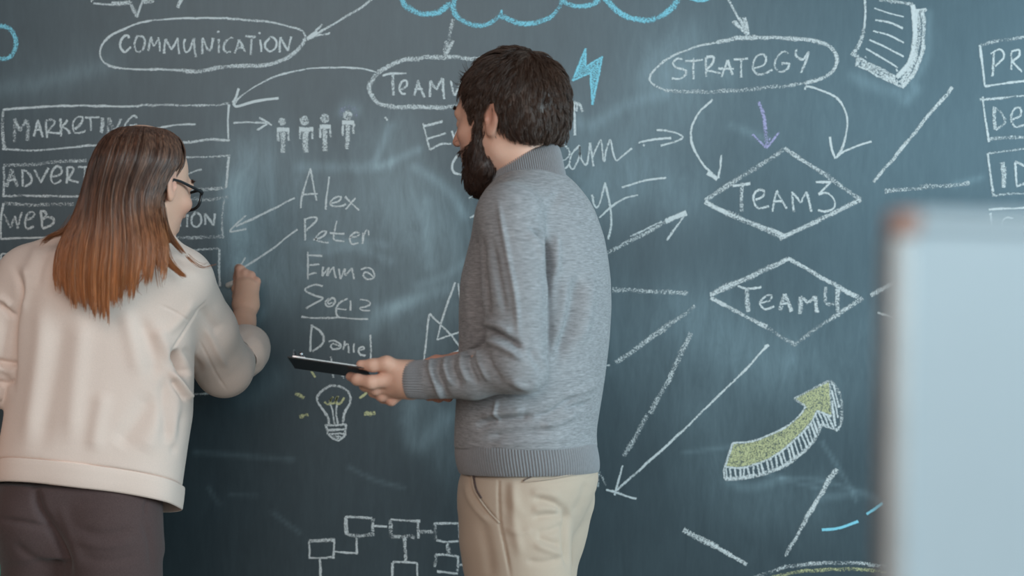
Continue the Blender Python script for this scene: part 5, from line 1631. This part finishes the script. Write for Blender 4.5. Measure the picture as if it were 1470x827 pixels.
# tilted hem: lower on the right and at the front
hp = W(130, 702, -.66)
hn = np.array([-.110, -.33, -1.0])
SE = W(130, 667, -.66)
s2 = Sdf(); s2.p = list(s.p)
s.half(SE, hn, .003)
V, F = s.mesh(0.0028, relax=3)
V = wobble(V, F, .0022, 17, 21)
JF = [
    (12, .005, [(62, 420), (56, 500), (45, 580), (36, 640)]), (14, -.004, [(90, 440), (80, 520), (66, 600), (56, 650)]), (14, .005, [(120, 450), (110, 540), (100, 640)]),
    (11, -.007, [(200, 455), (213, 490), (222, 520), (219, 545)]), (12, .005, [(178, 440), (190, 490), (200, 540)]), (10, .008, [(225, 470), (240, 500), (252, 512)]),
    (14, -.006, [(218, 565), (195, 605), (168, 642)]), (14, .005, [(240, 570), (225, 610), (205, 650)]), (8, -.006, [(238, 540), (234, 580), (238, 640)]), (7, .005, [(254, 560), (252, 610), (254, 650)]),
    (6, -.005, [(262, 590), (255, 630), (246, 655)]), (1.6, -.0035, [(242, 508), (258, 486), (275, 460), (296, 432)]), (7, .005, [(238, 480), (258, 460), (280, 432)]),
    (6, -.034, [(247, 503), (255, 514), (262, 528), (268, 541)]), (5, .012, [(243, 532), (255, 546), (266, 562), (276, 576)]), (4, -.008, [(246, 545), (256, 560), (266, 576)]), (1.4, -.0028, [(285, 487), (298, 512), (312, 540), (326, 560)]), (5, .004, [(296, 470), (310, 500), (326, 530)]),
    (6, -.005, [(262, 500), (275, 512), (290, 534)]), (9, -.005, [(285, 440), (300, 462), (316, 478)]), (6, .005, [(262, 520), (272, 536), (288, 548)]),
    (1.5, -.002, [(230, 438), (255, 450), (274, 463)]), (12, .005, [(150, 560), (140, 610), (135, 650)]), (5, -.010, [(22, 385), (30, 420), (19, 470), (18, 560)]), (6, .005, [(34, 380), (40, 410), (30, 450)]),
    (4, -.008, [(-5, 436), (8, 443), (18, 456)]), (5, .006, [(-5, 426), (8, 432), (17, 442)]), (4, -.009, [(-5, 518), (6, 521), (18, 523)]), (5, .006, [(-5, 528), (8, 532), (17, 536)]), (4, -.008, [(-4, 548), (8, 551), (18, 545)]),
    (8, .004, [(55, 352), (45, 378), (40, 400)]), (7, -.004, [(70, 355), (58, 385), (52, 415)]),
]
V = folds(V, F, JF)
V = relax_mesh(V, F, .3)
jacket = child('overshirt', V, F, M['jacket'], woman, WB)
# hem band below the seam, hollow so the inside shows under the raised edge
na, rows = 260, []
th = np.linspace(0, 2 * math.pi, na, endpoint=False)


def hem_ring(p, grow):
    out = []
    for a in th:
        z = p[2]
        for _ in range(6):
            cx, cy, A, B, yw = [float(q) for q in jst.at(z)]
            ca, sa = math.cos(a), math.sin(a)
            r = (abs(ca) ** 2.5 + abs(sa) ** 2.5) ** (-1 / 2.5)
            u, v = (A + grow) * ca * r, (B + grow) * sa * r
            x, y = cx + u * math.cos(yw) - v * math.sin(yw), cy + u * math.sin(yw) + v * math.cos(yw)
            z = p[2] - (hn[0] * (x - p[0]) + hn[1] * (y - p[1])) / hn[2]
        wv = .0025 * math.sin(3 * a + 1) + .002 * math.sin(7 * a)
        out.append((x + ca * wv, y + sa * wv, z))
    return np.array(out)


seq = [(0.0, -.006), (.02, .0005), (.08, .0015), (.3, .002), (.6, .002), (.92, .0015), (1.0, .0), (.985, -.003), (.7, -.004), (.3, -.004), (-.4, -.006)]
ring = [hem_ring(SE + (hp - SE) * t, g) for t, g in seq]
hV = np.vstack(ring)
i = np.arange(len(ring) - 1)[:, None] * na; j = np.arange(na)[None, :]; jn = (j + 1) % na
hF = np.stack([(i + j).ravel(), (i + na + j).ravel(), (i + na + jn).ravel(), (i + jn).ravel()], 1)
child('hem_band', hV, hF, M['jacket'], jacket, WB)
# rolled-up cuff at the right forearm
cp = [W(340, 516, -.275), W(344, 512, -.262), W(348, 508, -.248), W(352, 503, -.228), W(355, 497, -.205), W(357, 492, -.190), W(356, 492, -.192), W(353, 498, -.215)]
cV, cF = tube(cp, [.049, .0545, .0555, .055, .0525, .047, .040, .038], 96, up=(0, -.2, 1))
cV = wobble(cV, cF, .003, 45, 8)
cV = folds(cV, cF, [(2.4, -.008, [(348, 478), (360, 495), (368, 520), (366, 545)]), (4, .004, [(356, 476), (370, 495), (376, 520)]), (3, -.004, [(338, 500), (345, 525), (350, 555)])])
child('rolled_cuff', cV, cF, M['jacket'], jacket, WB)
cV, cF = tube([W(-14, 548, -.575), W(-17, 555, -.576), W(-20, 562, -.577), W(-22, 568, -.578), W(-22, 568, -.578), W(-21, 560, -.577)], [.050, .0505, .050, .047, .043, .042], 64, up=(0, 1, 0))
child('rolled_cuff', cV, cF, M['jacket'], jacket, WB)
# --- trousers
pr_ = [(690, 4, 238, -.55), (715, 2, 232, -.55), (735, 3, 229, -.55), (760, 6, 229, -.55), (790, 10, 230, -.55)]
pst = Stack(pr_, yaw=math.radians(4), ratio=0.62, power=2.3)
s = Sdf()
s.stack(pst, .02)
s.chain([W(159, 745, -.565), W(161, 790, -.565), W(162, 840, -.56), W(163, 950, -.55), W(163, 1080, -.55), W(163, 1300, -.53)], [.090, .093, .091, .078, .066, .058], .02)
s.chain([W(66, 745, -.555), W(63, 790, -.55), W(60, 840, -.545), W(52, 950, -.54), W(52, 1080, -.53), W(52, 1300, -.52)], [.084, .078, .073, .068, .062, .056], .02)
s.ell(W(160, 748, -.58), (.088, .076, .080), None, .03)
s.ell(W(52, 745, -.575), (.075, .074, .072), None, .03)
s.half((0, 0, .06), (0, 0, -1), .004)
s.half((0, 0, W(0, 680, -.55)[2]), (0, 0, 1), .004)
tV, tF = s.mesh(0.0045, relax=2)
tV = wobble(tV, tF, .002, 20, 31)
tV = folds(tV, tF, [
    (6, -.014, [(50, 696), (55, 725), (68, 748), (82, 772), (94, 800), (100, 830)]), (4, -.008, [(-2, 746), (25, 749), (50, 754), (74, 758)]), (8, .004, [(85, 725), (100, 765), (115, 810)]),
    (6, -.004, [(110, 760), (150, 768), (190, 760)]), (6, .004, [(105, 775), (150, 784), (195, 775)]), (6, -.003, [(115, 800), (160, 806), (200, 796)]), (1.8, -.004, [(212, 716), (208, 728), (209, 740)]),
    (5, -.004, [(205, 745), (215, 780), (218, 820)]), (6, -.004, [(20, 780), (45, 800), (70, 812)]),
])
child('trousers', tV, tF, M['brown'], woman, WB)
shoe('shoe', (W(170, 400, -.45)[0], -.40, 0), (W(163, 400, -.53)[0], -.565, 0), woman, WB)
shoe('shoe', (W(40, 400, -.45)[0], -.39, 0), (W(52, 400, -.52)[0], -.555, 0), woman, WB)

# --- hair
hr = [(181.5, 188, 222, -.565, .030), (184, 176, 236, -.57, .055), (190, 163, 249, -.575, .080), (200, 151, 259, -.58, .100), (215, 141, 264, -.59, .112), (235, 132, 262, -.60, .112), (255, 126, 249, -.61, .102), (280, 118, 236, -.625, .085),
      (300, 110, 233, -.64, .070), (320, 100, 237, -.655, .055), (340, 88, 243, -.668, .046), (360, 79, 246, -.675, .040), (380, 75, 244, -.680, .036), (400, 74, 240, -.683, .033), (420, 76, 236, -.684, .030), (440, 80, 232, -.684, .028)]
hst = Stack(hr, power=2.0)
s = Sdf()
s.stack(hst, .02, grow=-.006)
s.half(W(150, 415, -.68), (0, 0, -1), .006)
s.half(W(90, 395, -.68), (-.6, 0, -1), .006)
s.half(W(222, 372, -.68), (.55, 0, -1), .006)
s.ell(WH(.03, .135, -.055), (.085, .072, .135), WH.R, .01, -1)
s.ell(WH(.085, .042, -.046), (.05, .034, .062), WH.R, .01, -1)
hV, hF = s.mesh(0.0034, relax=2)
hN = normals(hV, hF)
hair = child('hair', hV, hF, M['hair_w'], woman, WB, {'rnd': np.full(len(hV), .12)})
NS = 8500
u = RNG.uniform(-1, 1, NS)
sgn = np.where(RNG.random(NS) < .78, -1.0, 1.0)
endx = np.array([60, 75, 88, 115, 135, 150, 165, 180, 205, 225, 245, 262])
endy = np.array([390, 398, 414, 424, 430, 436, 431, 419, 403, 382, 366, 345])
clump = np.interp(u, np.linspace(-1, 1, 90), RNG.normal(size=90))
cl2 = np.interp(u, np.linspace(-1, 1, 34), RNG.normal(size=34))
xe = 158 + 84 * u
yend = np.interp(xe, endx, endy) + RNG.normal(size=NS) * 6 + 8 * clump + 4 * cl2
yend = np.where(sgn > 0, np.minimum(yend, 350), yend)
ystart = 181.8 + np.abs(RNG.normal(size=NS)) * 4
t = np.linspace(0, 1, 18) ** 1.0
rad = 1.015 - np.abs(RNG.normal(size=NS)) * .04
rad = np.where(RNG.random(NS) < .03, rad + .03, rad)
pts = np.zeros((NS, 18, 3))
ph = RNG.uniform(0, 6.28, NS)
for i_, ti in enumerate(t):
    yy = ystart + (yend - ystart) * ti
    z = CAM_Z - (yy - 413.5) * scale(-.62)
    # outline rows are given at the hair's own distance
    cx, cy, A, B, _ = hst.at(z)
    w = u * (1 - .07 * ti * np.abs(u)) + .034 * clump * ti + .022 * cl2 * np.sin(4.5 * ti + 2 * cl2) * ti + .020 * np.sin(ph + 5 * ti) * ti + .02 * cl2 * math.sin(math.pi * ti)
    w = np.clip(w, -1.03, 1.03)
    d = np.sqrt(np.maximum(1 - w * w, 0))
    rr = rad + .05 * clump * ti + .03 * cl2
    pts[:, i_, 0] = cx + A * w
    pts[:, i_, 1] = cy + sgn * B * d * rr
    pts[:, i_, 2] = z
# keep strands out of the face
q = (pts.reshape(-1, 3) - WH.c) @ WH.R
bad = (((q - np.array([.03, .135, -.055])) / np.array([.083, .070, .133])) ** 2).sum(1) < 1
bad |= (((q - np.array([.085, .042, -.046])) / np.array([.048, .032, .060])) ** 2).sum(1) < 1
bad |= (q[:, 1] > .055) & (q[:, 2] < .045)
ok = ~bad.reshape(NS, 18).any(1)
sV, sF, rnd = strands(pts[ok], .00062, .00022)
child('hair_strands', sV, sF, M['hair_w'], hair, WB, {'rnd': rnd})


def lock(guide, n, spread0, spread1):
    G = smooth_path(guide, 8)
    Yg = np.interp(np.linspace(0, 1, len(G)), np.linspace(0, 1, len(guide)), [g[2] for g in guide]) if len(guide[0]) > 2 else None
    m = 14
    k = np.linspace(0, len(G) - 1, m)
    out = np.zeros((n, m, 3))
    off = RNG.normal(size=(n, 3))
    end = RNG.uniform(.75, 1.0, n)
    for i_ in range(m):
        f = (i_ / (m - 1)) * end * (len(G) - 1)
        P = np.stack([np.interp(f, np.arange(len(G)), G[:, c]) for c in range(3)], 1)
        Wp = np.stack([(P[:, 0] - 735) * (P[:, 2] - CAM_Y) / FPX, P[:, 2], CAM_Z - (P[:, 1] - 413.5) * (P[:, 2] - CAM_Y) / FPX], 1)
        sp = spread0 + (spread1 - spread0) * i_ / (m - 1)
        out[:, i_] = Wp + off * sp * np.array([1, .8, .6])
    return out


locks = np.concatenate([
    lock([(226, 290, -.63), (232, 315, -.63), (243, 338, -.63), (264, 364, -.625)], 240, .006, .0025),
    lock([(222, 300, -.655), (229, 335, -.67), (240, 372, -.68), (266, 398, -.675)], 320, .007, .003),
    lock([(214, 310, -.68), (222, 345, -.69), (228, 372, -.695), (236, 392, -.69)], 260, .007, .004),
    lock([(268, 368, -.63), (280, 379, -.63), (290, 383, -.63), (306, 378, -.63)], 9, .003, .004),
    lock([(112, 310, -.66), (92, 332, -.665), (72, 340, -.665), (58, 352, -.66)], 70, .006, .003),
    lock([(226, 372, -.69), (230, 400, -.69), (233, 415, -.688)], 8, .003, .004),
    lock([(205, 395, -.69), (196, 412, -.69), (205, 425, -.69)], 5, .003, .003),
])
sV, sF, rnd = strands(locks, .00055, .0002)
child('loose_locks', sV, sF, M['hair_w'], hair, WB, {'rnd': rnd})
brows(WH, .96, M['hair_w'], woman, WB)

# ------------------------------------------------------------------ her spectacles and the stick of chalk
GC = WH(0, .112, -.002)
gl = thing('eyeglasses', 'black-framed spectacles worn by the woman with auburn hair', 'glasses', tuple(GC))


def GL(x, y, z):
    return WH.R @ np.array([x, y, z])


def rim_path(e, sc=1.0, n=36):
    out = []
    for a in np.linspace(0, 2 * math.pi, n, endpoint=False):
        c, s_ = math.cos(a), math.sin(a)
        r = (abs(c) ** 3.2 + abs(s_) ** 3.2) ** (-1 / 3.2)
        x, z = .0265 * c * r * sc, .0195 * s_ * r * sc
        z += .003 * (x / .0265)
        out.append(GL(e * (.0325 + x), -.012 * abs((.0325 + x) / .06) ** 2, z))
    return np.array(out)


for e in (1, -1):
    P_ = rim_path(e)
    Pc = np.vstack([P_, P_[:1]])
    V, F = tube(Pc, [.0029] * len(Pc), 10, up=WH.R[:, 1])
    rim = link('rim', fast_mesh('rim', V, F), M['black'], gl)
    P_ = rim_path(e, .97)
    n = len(P_)
    Vl = np.vstack([P_ + WH.R[:, 1] * .0007, P_ - WH.R[:, 1] * .0007])
    link('lens', fast_mesh('lens', Vl, [list(range(n)), list(range(2 * n - 1, n - 1, -1))] + [[k, (k + 1) % n, (k + 1) % n + n, k + n] for k in range(n)], smooth=False), M['lens'], rim)
    tp = [GL(e * .058, -.011, .010), GL(e * .066, -.018, .011), GL(e * .0735, -.05, .010), GL(e * .078, -.095, .009), GL(e * .081, -.118, .006), GL(e * .080, -.130, -.008), GL(e * .078, -.137, -.025)]
    V, F = tube(tp, [.0034, .0034, .0030, .0028, .0026, .0026, .002], 10, up=(0, 0, 1), cap=True)
    link('temple', fast_mesh('temple', V, F), M['black'], gl)
bp = [GL(x_, .002 - 22 * x_ * x_, .006 - 20 * x_ * x_) for x_ in np.linspace(-.0075, .0075, 7)]
V, F = tube(bp, [.0022] * 7, 10, up=WH.R[:, 1], cap=True)
link('bridge', fast_mesh('bridge', V, F), M['black'], gl)

ca_, cb_ = W(327, 410, -.010), W(346, 402, -.040)
mid = (ca_ + cb_) / 2
V, F = tube([ca_ - mid, (ca_ - mid) * .96, (cb_ - mid) * .96, cb_ - mid], [.0062, .0070, .0070, .0062], 20, cap=True)
chalk = tag(link('chalk_stick', fast_mesh('chalk_stick', V, F), M['chalk'], None, tuple(mid)), 'short white stick of chalk between the woman\'s fingers', 'chalk')

# ------------------------------------------------------------------ turquoise chair back just inside the left edge
tc = W(-46, 1000, -.30)
chair = thing('chair', 'turquoise plastic chair beside the woman, cut off by the left edge', 'chair', (tc[0], -.52, 0))
def kpart(name, boxes):
    Vs, Fs, n = [], [], 0
    for c, s_, bev, R in boxes:
        V, F = box(c, s_, R, bev)
        Vs.append(V); Fs += [[k + n for k in f] for f in F]; n += len(V)
    return link(name, fast_mesh(name, np.vstack(Vs), Fs, smooth=False), M['teal'] if name in ('seat', 'backrest') else M['alu'], chair)
bt_ = CAM_Z - (804 - 413.5) * scale(-.30)
wx = W(4, 804, -.30)[0] - tc[0]
kpart('backrest', [((wx - .20, .22, bt_ - .17), (.40, .018, .34), .008, None)])
kpart('seat', [((wx - .20, 0, .45), (.41, .42, .02), .008, None)])
for ex_, ey_ in ((-.18, .20), (.18, .20), (-.18, -.18), (.18, -.18)):
    kpart('leg', [((wx - .20 + ex_, ey_, .225 if ey_ < 0 else .3), (.02, .02, .45 if ey_ < 0 else .6), .004, None)])
